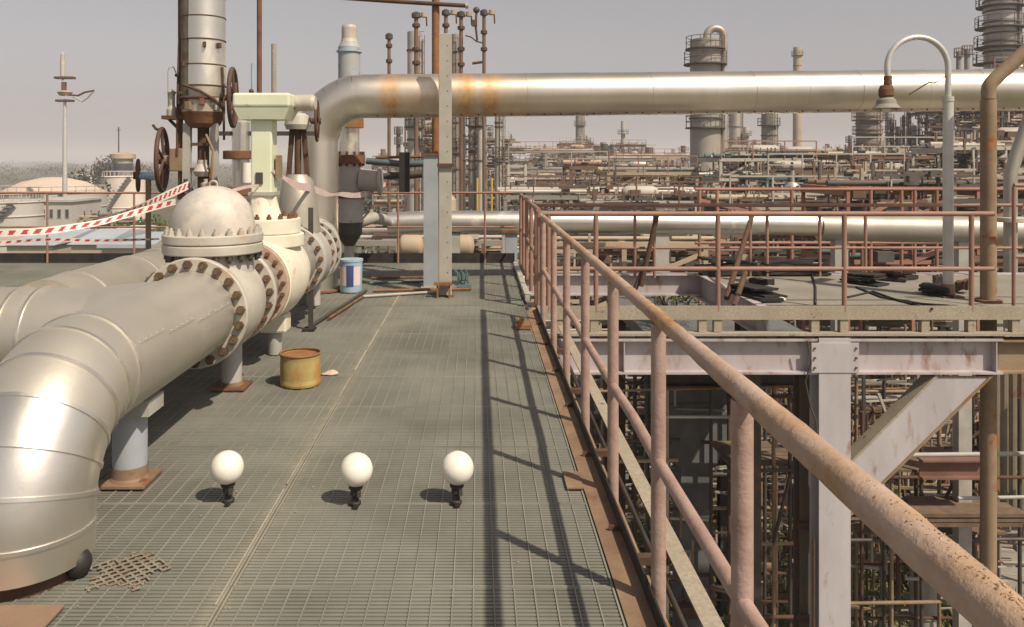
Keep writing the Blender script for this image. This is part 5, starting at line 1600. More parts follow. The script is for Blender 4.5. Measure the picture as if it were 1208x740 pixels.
rack('buff beam rack of small cells left of the stout grey tower', 718, 822, 203, 56, 4, 37, 'far_cream', 5, 2.2, .2, 3, True, 3, lev_h=1.4, fine=110, pr=(.08, .2))
rack('pale topped rack with dark bays right of the stout grey tower', 850, 962, 187, 52, 5, 38, 'far_pale', 5, 2.4, .18, 4, True, 3, lev_h=1.3, fine=160, pr=(.08, .2), pipe_m=['far_pale', 'far_dark', 'clad_far', 'far_teal'])
rack('teal and rust rack below the tall buff chimney', 905, 1065, 208, 40, 4, 39, 'far_teal', 4, 2.2, .15, 4, True, 2, lev_h=1.0, fine=140, pr=(.06, .15), pipe_m=['far_pale', 'far_rust', 'far_cream'])
rack('cluttered rust rack below the hanging bell lamp', 1004, 1118, 184, 48, 5, 40, 'far_rust', 5, 2.6, .18, 4, True, 2, lev_h=1.2, fine=260, pr=(.08, .2))
rack('rack of white uprights over dark bays left of the brown riser', 1122, 1250, 174, 34, 5, 41, 'far_pale', 3, 1.1, .1, 3, False, 2, lev_h=1.2, fine=120, pr=(.05, .14), pipe_m=['far_dark', 'far_rust', 'far_pale'])
rack('dark frame tower of stairs at the right edge under the overhead pipe', 1124, 1240, 128, 60, 8, 42, 'far_dark', 6, 4, .2, 3, True, 4, lev_h=2.0, fine=260)
rack('hazy rack behind the rusty thin column, right of the railing corner', 588, 700, 178, 100, 4, 43, 'far_grey', 6, 5, .3, 4, True, 5, lev_h=2.4, fine=90)
rack('hazy long rack beyond the stout grey tower', 724, 1000, 184, 130, 4, 44, 'far_cream', 6, 6, .3, 4, True, 7, lev_h=2.4, fine=150)
rack('hazy rack under the vent risers beside the pale post', 440, 560, 196, 92, 4, 45, 'far_rust', 5, 4, .25, 4, True, 4, lev_h=2.2, fine=80)
rack('furthest low rack along the horizon right of the bell lamp', 985, 1240, 178, 160, 4, 46, 'far_grey', 8, 6, .35, 4, True, 8, lev_h=2.5, fine=150)
rack('rusty frame with pale pipes above the opening of the branch bridge', 612, 742, 214, 76, 4, 47, 'far_rust', 5, 3.0, .2, 4, True, 4, lev_h=1.6, fine=130)
rack('low dusty rack below the buff cell rack, half hidden by red railings', 700, 850, 244, 36, 3, 48, 'far_grey', 4, 2.4, .14, 4, True, 2, lev_h=1.2, fine=110, pr=(.06, .18))
rack('low rack with a white drum under the teal rack', 860, 1010, 240, 33, 3, 49, 'far_rust', 4, 2.2, .14, 4, True, 3, lev_h=1.2, fine=110, pr=(.06, .16))

# ladder frame tower with two white uprights
YY = 50
t = thing('ladder_frame', 'white ladder frame standing right of the slim columns above the railing corner', 'frame', (XP(610, YY), YY, GROUND))
for p in (600, 620):
    MB().box(XP(p, YY) - .08, XP(p, YY) + .08, YY - .1, YY + .1, GROUND, ZP(194, YY)).build('upright', M['far_pale'], t)
for i in range(7):
    z = ZP(196 + i * 8, YY)
    MB().box(XP(600, YY) + .081, XP(620, YY) - .081, YY - .06, YY + .06, z - .06, z + .06).build('rung', M['far_pale'], t)
for i, p in enumerate((563, 580)):
    t = thing('yellow_pole', ('left', 'right')[i] + ' thin yellow marker pole in front of the slim pale columns', 'pole', (XP(p, 48), 48, GROUND), 'yellow marker poles')
    MB().cyl((XP(p, 48), 48, GROUND), (XP(p, 48), 48, ZP(210, 48)), .07, 8).build('shaft', M['yellow'], t)
for (p, pt, Y_, lab) in ((603, 158, 180, 'thin dark mast right of the slim columns'), (652, 176, 160, 'thin pale mast left of the rusty thin column'),
                         (676, 172, 150, 'thin pale mast just left of the rusty thin column'), (140, 150, 160, 'thin aerial mast on the control cabin at the left')):
    t = thing('mast', lab, 'mast', (XP(p, Y_), Y_, GROUND), 'thin masts on the skyline')
    MB().cyl((XP(p, Y_), Y_, GROUND), (XP(p, Y_), Y_, ZP(pt, Y_)), .14, 6).build('shaft', M['far_dark'], t)
    MB().box(XP(p, Y_) - .4, XP(p, Y_) + .4, Y_ - .05, Y_ + .05, ZP(pt + 4, Y_), ZP(pt + 4, Y_) + .12).build('crosspiece', M['far_dark'], t)

# dark block buildings and drums
def block(label, p0, p1, ptop, Y, depth, wm, rm, seed, name='plant_building', windows=4, pitched=0.0, cat='building', floor=GROUND, rows=1):
    x0, x1 = XP(p0, Y), XP(p1, Y); zt = ZP(ptop, Y)
    t = thing(name, label, cat, ((x0 + x1) / 2, Y, floor))
    MB().box(x0, x1, Y, Y + depth, floor, zt - .15).build('walls', M[wm], t)
    e = .25
    m = MB()
    if pitched:
        zr = zt + pitched
        m.add([(x0 - e, Y - e, zt - .15), (x1 + e, Y - e, zt - .15), (x1 + e, Y + depth + e, zt - .15), (x0 - e, Y + depth + e, zt - .15), (x0 - e, Y + depth / 2, zr), (x1 + e, Y + depth / 2, zr)],
              [(0, 1, 5, 4), (2, 3, 4, 5), (0, 4, 3), (1, 2, 5), (0, 3, 2, 1)])
    else:
        m.box(x0 - e, x1 + e, Y - e, Y + depth + e, zt - .149, zt + .12)
    m.build('roof', M[rm], t)
    for rw in range(rows):
        for i in range(windows):
            w = (x1 - x0) / (windows * 1.8)
            x = x0 + (x1 - x0) * (i + .5) / windows
            z = zt - 1.6 - rw * 3.2
            f_ = MB().box(x - w / 2, x + w / 2, Y - .05, Y - .003, z - .6, z + .6).build('window', M['far_pale'], t)
            MB().box(x - w / 2 + .08, x + w / 2 - .08, Y - .07, Y - .051, z - .52, z + .52).build('pane', M['glass'], f_)
    return t


column_tower('dark square sided tower on the skyline left of the stout grey tower', 766, 10, 174, 150, 'far_dark', (180, 188), 61, ladder=False, cap='flat', n=8)
block('buff open topped block just left of the stout grey tower', 774, 797, 182, 145, 8, 'far_cream', 'far_pale', 1, windows=3, rows=2)
block('long white roofed shed beyond the railing corner', 640, 720, 224, 95, 10, 'wall', 'roofwhite', 2, windows=6, pitched=.8)
block('low white roofed shed right of the slim columns', 592, 632, 216, 110, 9, 'wall', 'roofwhite', 3, windows=3, pitched=.7)
block('small buff plant house beneath the dark square tower', 750, 830, 208, 150, 12, 'wall', 'far_cream', 4, windows=6, rows=1)
for (p0, p1, py, Y_, lab, mm) in ((470, 500, 290, 19, 'yellowish drum lying left of the blue grey column on the plant floor', 'far_cream'), (524, 560, 290, 19.5, 'yellowish drum lying right of the pale post on the plant floor', 'far_cream'),
                             (985, 1030, 230, 38, 'white horizontal drum below the bell lamp', 'far_pale'), (618, 640, 240, 60, 'white round ended tank beside the ladder frame', 'far_pale'), (748, 790, 219, 60, 'white horizontal tank in front of the buff cells', 'far_pale')):
    x0, x1 = XP(p0, Y_), XP(p1, Y_); r = 13 * Y_ / F if Y_ < 30 else 7 * Y_ / F
    z = ZP(py, Y_)
    t = thing('horizontal_drum', lab, 'drum', ((x0 + x1) / 2, Y_, z - r - .4))
    L = x1 - x0
    MB().lathe([(0, 0), (r * .6, L * .04), (r * .92, L * .12), (r, L * .2), (r, L * .8), (r * .92, L * .88), (r * .6, L * .96), (0, L)], (x0, Y_, z), (1, 0, 0), 20, False).build('shell', M[mm], t)
    for f in (.28, .72):
        MB().box(x0 + L * f - .12, x0 + L * f + .12, Y_ - r * .7, Y_ + r * .7, GROUND, z - r * .55).build('saddle', M['far_grey'], t)

# ------------------------------------------------------------------ left background
def tank(label, p0, p1, ptop, Y, wm, rm, dome=.06, seed=0, rings=3):
    x0, x1 = XP(p0, Y), XP(p1, Y); r = (x1 - x0) / 2; x = (x0 + x1) / 2; zt = ZP(ptop, Y)
    t = thing('storage_tank', label, 'tank', (x, Y + r, GROUND))
    MB().lathe([(r, GROUND), (r, zt)], (x, Y + r, 0), (0, 0, 1), 48, True).build('shell', M[wm], t)
    MB().lathe([(r, zt), (r * .6, zt + r * dome * .7), (r * .2, zt + r * dome), (0, zt + r * dome * 1.02)], (x, Y + r, 0), (0, 0, 1), 48, False).build('roof', M[rm], t)
    for i in range(rings):
        z = zt - (zt - GROUND) * i / rings
        MB().torus((x, Y + r, z), (0, 0, 1), r + .03, .1, 48, 6).build('stiffening_ring', M[wm], t)
    m = MB()
    k = 28
    for i in range(k):
        a = 6.283 * i / k
        m.bar((x + r * .98 * math.cos(a), Y + r + r * .98 * math.sin(a), zt), (x + r * .98 * math.cos(a), Y + r + r * .98 * math.sin(a), zt + 1), .08, .08)
    m.torus((x, Y + r, zt + 1), (0, 0, 1), r * .98, .06, 40, 4)
    m.build('roof_rail', M['far_pale'], t)
    m = MB()
    for i in range(16):
        a = -2.3 + i * .09; z = GROUND + (zt - GROUND) * i / 15
        m.box(x + (r + .5) * math.cos(a) - .5, x + (r + .5) * math.cos(a) + .5, Y + r + (r + .5) * math.sin(a) - .4, Y + r + (r + .5) * math.sin(a) + .4, z - .05, z + .05)
    m.build('spiral_stair', M['far_grey'], t)
    return t


tank('wide sandy roofed oil tank at the far left', -30, 92, 229, 120, 'tankgrey', 'tankroof', .30, 1)
tank('nearer grey ringed tank behind the lower tape at the far left', -60, 26, 240, 95, 'tankgrey', 'tankgrey', .02, 2, 4)
tank('cream oil tank below the control cabin', 111, 160, 209, 150, 'tank', 'tank', .05, 3)
tank('small cream tank left of the cream oil tank, partly hidden', 84, 104, 206, 190, 'tank', 'roofwhite', .08, 4)
block('grey ringed shed wall with pale panels behind the mast', 28, 84, 237, 100, 8, 'tankgrey', 'tankgrey', 12, windows=6, rows=2)
block('long low blue grey roofed shed behind the black toe plate at the left', 8, 62, 287, 62, 12, 'wall', 'roofblue', 5, windows=5, pitched=.6, name='shed', cat='shed')
block('shorter blue grey roofed shed right of the mast', 84, 118, 286, 60, 10, 'wall', 'roofblue', 6, windows=3, pitched=.6, name='shed', cat='shed')
block('pale blue flat roofed shed beside the second pipe', 120, 205, 290, 58, 10, 'wall', 'roofblue', 7, windows=6, name='shed', cat='shed')
block('small white cabin with window strip in front of the cream oil tank', 136, 158, 272, 70, 4, 'roofwhite', 'roofwhite', 8, windows=4, name='cabin', cat='cabin')
t = thing('control_cabin', 'raised control cabin with a pale cap above the cream oil tank', 'tower', (XP(145, 160), 160, GROUND))
YY = 160
for p in (138, 153):
    MB().box(XP(p, YY) - .3, XP(p, YY) + .3, YY - .3, YY + .3, GROUND, ZP(206, YY)).build('leg', M['far_grey'], t)
MB().lathe([(0, ZP(208, YY)), (1.6, ZP(207, YY)), (1.9, ZP(196, YY)), (1.9, ZP(188, YY))], (XP(145, YY), YY, 0), (0, 0, 1), 12, True).build('cabin_wall', M['far_grey'], t)
MB().lathe([(1.95, ZP(200, YY)), (1.95, ZP(193, YY))], (XP(145, YY), YY, 0), (0, 0, 1), 12, True).build('window_band', M['glass'], t)
MB().lathe([(2.0, ZP(188, YY)), (2.4, ZP(187, YY)), (2.4, ZP(182, YY)), (1.0, ZP(180, YY)), (0, ZP(180, YY))], (XP(145, YY), YY, 0), (0, 0, 1), 12, True).build('cap_roof', M['far_cream'], t)
rack('low sandy rack left of the cream oil tank', 92, 132, 258, 80, 2, 60, 'far_cream', 3, 3, .18, 3, False, 0, lev_h=1.6, fine=30)
# high mast
YY = 111
x = XP(76.5, YY)
t = thing('light_mast', 'tall white lighting mast with a small cross platform at the far left', 'mast', (x, YY, GROUND))
MB().tube([(x, YY, GROUND), (x, YY, ZP(140, YY))], [.36, .27], 12).build('lower_shaft', M['galv'], t)
MB().tube([(x, YY, ZP(140, YY)), (x, YY, ZP(117, YY))], .2, 12).build('upper_shaft', M['galv'], t)
MB().lathe([(.1, ZP(95, YY)), (.3, ZP(90, YY)), (.34, ZP(76, YY)), (.25, ZP(64, YY)), (.1, ZP(62, YY))], (x - .3, YY, 0), (0, 0, 1), 12, True).build('head_finial', M['far_pale'], t)
for (p, w) in ((92, 1.3), (119, 1.1)):
    MB().box(x - w, x + w, YY - .5, YY + .5, ZP(p, YY) - .15, ZP(p, YY) + .15).build('cross_platform', M['rust_dark'], t)
MB().box(x - .35, x + .1, YY - .3, YY + .3, ZP(112, YY), ZP(97, YY)).build('winch_box', M['rust'], t)
MB().lathe([(.7, ZP(113, YY)), (1.0, ZP(109, YY)), (.5, ZP(107, YY))], (x, YY, 0), (0, 0, 1), 12, True).build('lamp_ring', M['far_cream'], t)
MB().tube([P(82, 112, YY), P(92, 113, YY), P(100, 109, YY), P(111, 107, YY)], .14, 6).build('bent_bracket', M['rust_dark'], t)
MB().tube([P(86, 114, YY), P(97, 120, YY), P(103, 116, YY), P(110, 108, YY)], .11, 6).build('lower_bracket', M['far_pale'], t)

# trees
tree(XP(171, 85), 85, 6.3, 4.5, 'round green bush tree between the cream tank and blue spindle', 3, group=None, n=900)
tree(XP(104, 140), 140, 9.3, 8, 'olive tree left of the cream oil tank', 4, n=900, ml='leaf_far')
tree(XP(94, 175), 175, 10.5, 8, 'olive tree behind the small cream tank', 5, n=700, ml='leaf_far')
tree(XP(128, 230), 230, 13, 12, 'tall hazy tree left of the control cabin', 6, n=900, ml='leaf_far')
tree(XP(160, 250), 250, 11, 11, 'hazy tree right of the control cabin', 7, n=700, ml='leaf_far')
for i, (p, Y_, h, lab) in enumerate(((846, 170, 12, 'hazy green tree right of the stout grey tower base'), (1082, 60, 5.6, 'bright green bush seen under the low pipe by the lamp post'), (420, 120, 9, 'hazy tree behind the relief valve'), (640, 260, 14, 'hazy tree right of the railing corner on the horizon'))):
    tree(XP(p, Y_), Y_, h, h * .9, lab, 20 + i, n=800, ml='leaf_far' if Y_ > 100 else 'leaf')
tree(XP(1073, 34), 34, 4.4 + 2.0, 4.6, 'leafy green bush behind the tarred boards under the low pipe', 40, n=1200)
tree(XP(265 + 530, 14.5), 14.5, 1.15, 1.5, 'yellow green plant growing in the opening beside the side channel', 41, name='shrub', z=-1.28, n=500, trunk=False, leaf=.05, ml='grass')
# grass in the yard left and right
weeds(-72, -45, 88, 150, 6000, .5, 1.7, GROUND, 'grass', 3)
weeds(4.8, 13.5, 18.5, 44, 9000, .3, 1.2, GROUND + .012, 'weeds', 4)
weeds(-3, 2.5, 22, 40, 1500, .3, 1.0, GROUND, 'weeds', 5)
# far wood along the horizon
r_ = random.Random(77)
m = MB()
for i in range(620):
    a = R(r_.uniform(-48, 42)); d = r_.uniform(650, 2600)
    x, y = d * math.sin(a), d * math.cos(a)
    h = r_.uniform(4.5, 8) * (1 + (d - 650) / 2200)
    leaf_cloud(m, (x, y, GROUND + h * .5), h * 2.4, h * .8, h * .5, 130, h * .06, h * .14, r_, 0.1)
m.build('far_wood', M['leaf_far'], kind='stuff')
r_ = random.Random(78)
m = MB()
for i in range(160):
    a = R(r_.uniform(-46, 40)); d = r_.uniform(300, 640)
    x, y = d * math.sin(a), d * math.cos(a)
    h = r_.uniform(2.5, 5)
    leaf_cloud(m, (x, y, GROUND + h * .5), h * 1.5, h * .8, h * .5, 90, h * .06, h * .13, r_, 0.1)
m.build('scrub_wood', M['leaf_far'], kind='stuff')
# hazy distant plant units
names = ['pale hazy process block %s', 'rusty hazy process block %s', 'grey hazy process block %s']
for i, (p0, p1, pt, Y_, lab) in enumerate(((520, 560, 184, 210, 'hazy frame of columns far behind the vent risers'), (628, 668, 182, 240, 'hazy frame of columns right of the ladder frame'),
                                           (690, 724, 180, 230, 'hazy frame tower right of the rusty thin column'), (780, 815, 186, 260, 'hazy frame far behind the buff block'),
                                           (850, 900, 184, 230, 'hazy frame between the silver column and dark column'), (955, 1000, 184, 300, 'hazy frame right of the tall chimney'),
                                           (1040, 1090, 168, 170, 'hazy tangled frame right of the rusty ringed tower'), (440, 476, 188, 260, 'hazy frame left of the grey striped column'))):
    rack(lab, p0, p1, pt, Y_, 5, 70 + i, ('far_grey', 'far_rust', 'far_cream')[i % 3], 7, 4, .35, 2, True, 3, lev_h=2.6, fine=60, name='process_frame')
for i, (p, w, pt, Y_, lab) in enumerate(((644, 5, 170, 250, 'slim hazy column right of the ladder frame'), (712, 8, 168, 190, 'pale column on the right of the dark red frame'), (704, 7, 172, 190, 'dark column on the left of the pale one by the dark red frame'),
                                         (794, 4, 176, 260, 'slim hazy column above the buff block'), (880, 7, 150, 200, 'hazy column between the silver column and dark column'), (1048, 7, 132, 150, 'hazy grey column right of the rusty ringed tower'),
                                         (1072, 5, 128, 160, 'slim hazy column below the gooseneck of the lamp post'), (1100, 6, 140, 130, 'slim rusty column left of the white lamp post'), (1140, 9, 90, 88, 'silver pipe column between lamp post and brown riser'), (1156, 7, 100, 92, 'dark pipe column left of the brown riser'),
                                         (452, 6, 176, 210, 'slim hazy column above the teal pipework'), (532, 5, 150, 150, 'slim hazy column behind the pale steel post'))):
    column_tower(lab, p, w, pt, Y_, ('far_pale', 'far_grey', 'far_rust', 'clad_far')[i % 4], (pt + 8, pt + 18, pt + 28), 90 + i, ((pt + 10, w * 1.9, 0), (pt + 24, w * 1.9, 0)), ladder=False, group='slim columns on the skyline', cap='flat', n=12)

r_ = random.Random(321)
for i, (p, w, pt, Y_, lab) in enumerate(((632, 4, 172, 270, 'thin hazy column just right of the railing corner'), (661, 3, 168, 240, 'thin pale stack between the masts'), (668, 6, 176, 210, 'short dark column left of the thin rusty column'),
        (693, 4, 160, 190, 'thin column right of the thin rusty column'), (722, 5, 174, 180, 'short column left of the pale flare stack'), (757, 4, 178, 200, 'short thin column left of the dark square tower'), (806, 6, 172, 170, 'short column close left of the stout grey tower'),
        (856, 6, 128, 130, 'slim column hugging the right side of the stout grey tower'), (890, 4, 165, 210, 'thin column right of the hazy column by the dark column'), (922, 5, 172, 190, 'short column between dark column and tall chimney'), (958, 4, 176, 220, 'short thin column right of the tall chimney'),
        (976, 5, 170, 200, 'short column midway between chimney and rusty ringed tower'), (1003, 5, 160, 150, 'thin column left of the rusty ringed tower'), (1040, 4, 120, 140, 'thin tall column touching the rusty ringed tower on its right'), (1060, 6, 150, 120, 'dark column below the bell lamp'),
        (1085, 5, 120, 110, 'rusty tall thin column left of the white lamp post'), (1108, 7, 112, 105, 'dark tall column close left of the white lamp post'), (1128, 6, 96, 95, 'rusty tall column close right of the white lamp post'), (1190, 9, 100, 82, 'rusty column under the tall dark tower'), (1205, 8, 84, 80, 'dark column at the right edge under the tall dark tower'),
        (470, 5, 150, 120, 'thin column left of the grey striped column'), (505, 7, 128, 100, 'dark column directly behind the blue grey steel column'), (578, 4, 150, 100, 'thin dark column between the twin pale pipes'), (600, 4, 165, 150, 'thin column beside the ladder frame'))):
    column_tower(lab, p, w, pt, Y_, ('far_grey', 'far_rust', 'far_pale', 'far_dark')[r_.randrange(4)], (pt + 6, pt + 15, pt + 24, pt + 33), 190 + i, ((pt + 8, w * 2.1, 0), (pt + 20, w * 2.0, 0)), ladder=False, group='slim columns on the skyline', cap='flat', n=10)
for i, (p0, p1, pt, Y_, ms, lab) in enumerate(((1122, 1215, 96, 92, 'far_dark', 'dark tall frame behind the brown riser'), (846, 905, 176, 105, 'far_rust', 'rusty frame right of the stout grey tower base'),
        (596, 680, 192, 130, 'far_dark', 'dark frame on the horizon right of the slim columns'), (700, 770, 188, 105, 'far_grey', 'grey frame under the pale flare stack'), (900, 990, 196, 70, 'far_dark', 'dark frame beneath the tall buff chimney'))):
    rack(lab, p0, p1, pt, Y_, 6, 170 + i, ms, 5, 3.2, .2, 3, True, 1, lev_h=2.2, fine=200, name='process_frame')

for i, (p0, p1, pt, Y_, ms, lab) in enumerate(((1124, 1152, 120, 70, 'far_rust', 'tall rusty frame between lamp post and brown riser'), (1172, 1240, 84, 66, 'far_rust', 'tall rusty frame at the right edge below the dark tower'),
        (548, 600, 168, 84, 'far_grey', 'grey frame around the slim pale columns'), (478, 512, 150, 80, 'far_rust', 'rusty frame around the grey striped column'), (660, 700, 170, 150, 'far_rust', 'rusty frame around the thin rusty column'), (722, 762, 172, 160, 'far_dark', 'dark frame behind the pale flare stack'))):
    rack(lab, p0, p1, pt, Y_, 7, 270 + i, ms, 4, 2.6, .16, 2, True, 1, lev_h=1.9, fine=120, name='process_frame', pr=(.08, .2))

for i, (p, w, pt, Y_, mm, lab) in enumerate(((1052, 4, 140, 100, 'far_rust', 'thin rusty standpipe right of the rusty ringed tower'), (1066, 3, 136, 105, 'far_dark', 'thin dark standpipe below the bell lamp'), (1078, 5, 148, 98, 'far_pale', 'pale standpipe right of the bell lamp'), (1093, 4, 138, 104, 'far_rust', 'thin rusty standpipe near the lamp post'),
        (1104, 3, 144, 96, 'far_dark', 'thin dark standpipe touching the lamp post on its left'), (713, 9, 170, 120, 'far_dark', 'dark ringed column by the dark red frame'), (876, 5, 158, 125, 'far_rust', 'rusty thin column right of the silver banded column'), (893, 4, 168, 120, 'far_pale', 'pale thin column left of the dark column'))):
    column_tower(lab, p, w, pt, Y_, mm, (pt + 6, pt + 14, pt + 22, pt + 30), 400 + i, ((pt + 12, w * 2.4, 0), (pt + 27, w * 2.4, 0)), ladder=False, group='slim columns on the skyline', cap='flat', n=10)

# ------------------------------------------------------------------ plant under the bridge
t = thing('pier_shade_deck', 'capped dark concrete pier under the branch bridge with a slab added for shade', 'deck', (7, 18, GROUND))
MB().box(2.9, 5.7, 12.5, 18.2, -1.5, -1.28).build('slab', M['dark_concrete'], t)  # slab and its floor beams are added to throw shade on the plant below
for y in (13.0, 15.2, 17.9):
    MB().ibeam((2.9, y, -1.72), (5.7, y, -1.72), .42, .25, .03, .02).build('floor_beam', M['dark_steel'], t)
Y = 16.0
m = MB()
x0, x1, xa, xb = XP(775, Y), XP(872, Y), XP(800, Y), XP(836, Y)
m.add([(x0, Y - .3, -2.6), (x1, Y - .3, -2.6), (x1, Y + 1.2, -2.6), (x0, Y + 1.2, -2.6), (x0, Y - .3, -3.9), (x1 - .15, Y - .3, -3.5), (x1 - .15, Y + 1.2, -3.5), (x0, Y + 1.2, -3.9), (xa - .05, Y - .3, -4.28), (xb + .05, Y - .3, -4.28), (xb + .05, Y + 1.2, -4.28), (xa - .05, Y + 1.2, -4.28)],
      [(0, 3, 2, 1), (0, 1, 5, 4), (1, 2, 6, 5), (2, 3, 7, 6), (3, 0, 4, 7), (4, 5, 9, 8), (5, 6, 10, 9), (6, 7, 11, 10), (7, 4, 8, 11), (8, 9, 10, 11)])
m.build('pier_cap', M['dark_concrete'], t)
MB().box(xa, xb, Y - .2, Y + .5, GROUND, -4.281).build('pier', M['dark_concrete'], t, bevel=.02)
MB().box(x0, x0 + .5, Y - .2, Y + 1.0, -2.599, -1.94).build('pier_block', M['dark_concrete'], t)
c0 = None
for (x, y) in ((3.1, 17.9), (5.5, 17.9)):
    if c0 is None:
        c0 = MB().ibeam((x, y, GROUND), (x, y, -1.93), .3, .3, .02, .015, up=(0, 1, 0)).build('column', M['dark_steel'], t); q0 = Vector((x, y, 0))
    else:
        again(c0, Vector((x, y, 0)) - q0)

# scaffolding
def scaffold(label, p0, p1, Y, z0, z1, nx, nz, dep, mm, seed, r=.03, planks=True, skip=.15):
    r_ = random.Random(seed)
    x0, x1 = XP(p0, Y), XP(p1, Y)
    t = thing('scaffold', label, 'scaffold', ((x0 + x1) / 2, Y, z0))
    for i in range(nx + 1):
        x = x0 + (x1 - x0) * i / nx + r_.uniform(-.06, .06)
        for yy in (Y, Y + dep):
            MB().cyl((x, yy, z0), (x + r_.uniform(-.03, .03), yy, z1 + r_.uniform(0, .5)), r, 8).build('standard', M[mm[i % len(mm)]], t)
    for k in range(1, nz + 1):
        z = z0 + (z1 - z0) * k / nz
        for yy in (Y - r * 2, Y + dep + r * 2):
            if r_.random() < skip:
                continue
            MB().cyl((x0 - r_.uniform(.1, .4), yy, z), (x1 + r_.uniform(.1, .4), yy, z + r_.uniform(-.05, .05)), r, 8).build('ledger', M[mm[(k + 1) % len(mm)]], t)
        if planks and k < nz and r_.random() < .35:
            for q in range(3):
                MB().box(x0 - .1, x0 + (x1 - x0) * r_.uniform(.5, 1.0), Y + .08 + q * dep * .3, Y + .08 + q * dep * .3 + dep * .27, z + r, z + r + .045).build('plank', M['plank'], t)
    for i in range(nx):
        if r_.random() < .7:
            xa = x0 + (x1 - x0) * i / nx; xb = x0 + (x1 - x0) * (i + 1) / nx
            k = r_.randrange(nz)
            MB().cyl((xa, Y - .08, z0 + (z1 - z0) * k / nz), (xb, Y - .08, z0 + (z1 - z0) * (k + 1) / nz), r * .9, 8).build('brace', M[mm[0]], t)
    return t


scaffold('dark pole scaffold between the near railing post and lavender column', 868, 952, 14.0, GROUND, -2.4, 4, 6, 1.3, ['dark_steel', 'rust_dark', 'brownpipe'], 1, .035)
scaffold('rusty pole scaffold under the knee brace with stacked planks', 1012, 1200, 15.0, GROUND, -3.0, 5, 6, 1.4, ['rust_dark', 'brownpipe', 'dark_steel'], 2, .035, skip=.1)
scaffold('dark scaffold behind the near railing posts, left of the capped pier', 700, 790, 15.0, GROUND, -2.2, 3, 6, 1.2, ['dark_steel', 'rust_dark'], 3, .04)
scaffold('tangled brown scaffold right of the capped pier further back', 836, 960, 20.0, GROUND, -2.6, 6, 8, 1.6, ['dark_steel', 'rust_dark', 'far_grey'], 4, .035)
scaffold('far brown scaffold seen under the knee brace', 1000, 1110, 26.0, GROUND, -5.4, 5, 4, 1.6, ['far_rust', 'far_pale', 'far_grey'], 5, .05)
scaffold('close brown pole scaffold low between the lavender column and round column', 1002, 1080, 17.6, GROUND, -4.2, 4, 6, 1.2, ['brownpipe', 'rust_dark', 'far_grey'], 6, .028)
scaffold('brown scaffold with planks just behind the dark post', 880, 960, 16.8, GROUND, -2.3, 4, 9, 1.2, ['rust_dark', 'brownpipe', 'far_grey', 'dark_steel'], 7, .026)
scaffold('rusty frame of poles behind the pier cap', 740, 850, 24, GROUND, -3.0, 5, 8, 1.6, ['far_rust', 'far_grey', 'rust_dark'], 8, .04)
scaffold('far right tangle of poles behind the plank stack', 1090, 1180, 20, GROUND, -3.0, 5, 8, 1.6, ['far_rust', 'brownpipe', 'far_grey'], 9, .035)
r_ = random.Random(99)
for gi, mm in enumerate(('rust_dark', 'brownpipe', 'far_grey', 'dark_steel', 'far_pale')):
    m = MB()
    for i in range(170):
        Y_ = r_.uniform(15, 27); x = XP(r_.uniform(690, 1200), Y_); z = max(GROUND + .05, ZP(r_.uniform(445, 735), Y_))
        w = r_.uniform(.02, .06)
        k = r_.random()
        if k < .45:
            m.bar((x, Y_, z), (x + r_.uniform(.4, 2.2), Y_ + r_.uniform(-.3, .3), z + r_.uniform(-.1, .1)), w, w)
        elif k < .65:
            m.bar((x, Y_, z), (x + r_.uniform(-.8, .8), Y_, z + r_.uniform(.3, 1.2)), w, w)
        elif k < .85:
            m.bar((x, Y_, z), (x, Y_, z + r_.uniform(.3, 1.4)), w, w)
        else:
            s_ = r_.uniform(.06, .22); m.box(x, x + s_ * 1.8, Y_, Y_ + s_, z, z + s_)
    m.build('tangled_pipework', M[mm], kind='stuff')
# pipes and beams below
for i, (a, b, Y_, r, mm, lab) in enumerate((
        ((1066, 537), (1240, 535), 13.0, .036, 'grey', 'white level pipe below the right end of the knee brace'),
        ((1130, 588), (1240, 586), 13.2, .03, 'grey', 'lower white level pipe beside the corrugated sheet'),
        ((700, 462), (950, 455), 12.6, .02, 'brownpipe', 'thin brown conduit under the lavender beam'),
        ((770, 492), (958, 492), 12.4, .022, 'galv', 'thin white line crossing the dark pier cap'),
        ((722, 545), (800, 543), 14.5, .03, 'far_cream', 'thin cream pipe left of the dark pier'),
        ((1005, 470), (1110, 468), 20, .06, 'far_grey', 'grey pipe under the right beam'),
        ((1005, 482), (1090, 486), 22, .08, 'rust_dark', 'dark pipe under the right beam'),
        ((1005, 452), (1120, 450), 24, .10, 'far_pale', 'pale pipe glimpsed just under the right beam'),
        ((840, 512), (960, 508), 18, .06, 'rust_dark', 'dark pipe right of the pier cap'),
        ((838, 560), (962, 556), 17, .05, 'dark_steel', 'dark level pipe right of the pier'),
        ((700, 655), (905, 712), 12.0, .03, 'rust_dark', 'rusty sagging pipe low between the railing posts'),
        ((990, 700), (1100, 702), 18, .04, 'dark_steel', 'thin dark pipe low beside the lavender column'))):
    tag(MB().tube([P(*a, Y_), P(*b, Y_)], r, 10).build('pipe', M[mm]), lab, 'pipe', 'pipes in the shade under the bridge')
tag(MB().ibeam((XP(1086, 14.3), 14.35, ZP(553, 14.3)), (XP(1162, 14.3), 14.35, ZP(553, 14.3)), .34, .26, .03, .02).build('red_beam', M['redbeam']), 'dull red beam end under the knee brace', 'beam')
r_ = random.Random(5)
t = thing('plank_stack', 'stack of weathered brown planks under the dull red beam', 'planks', (XP(1140, 14.4), 14.4, ZP(620, 14.4)))
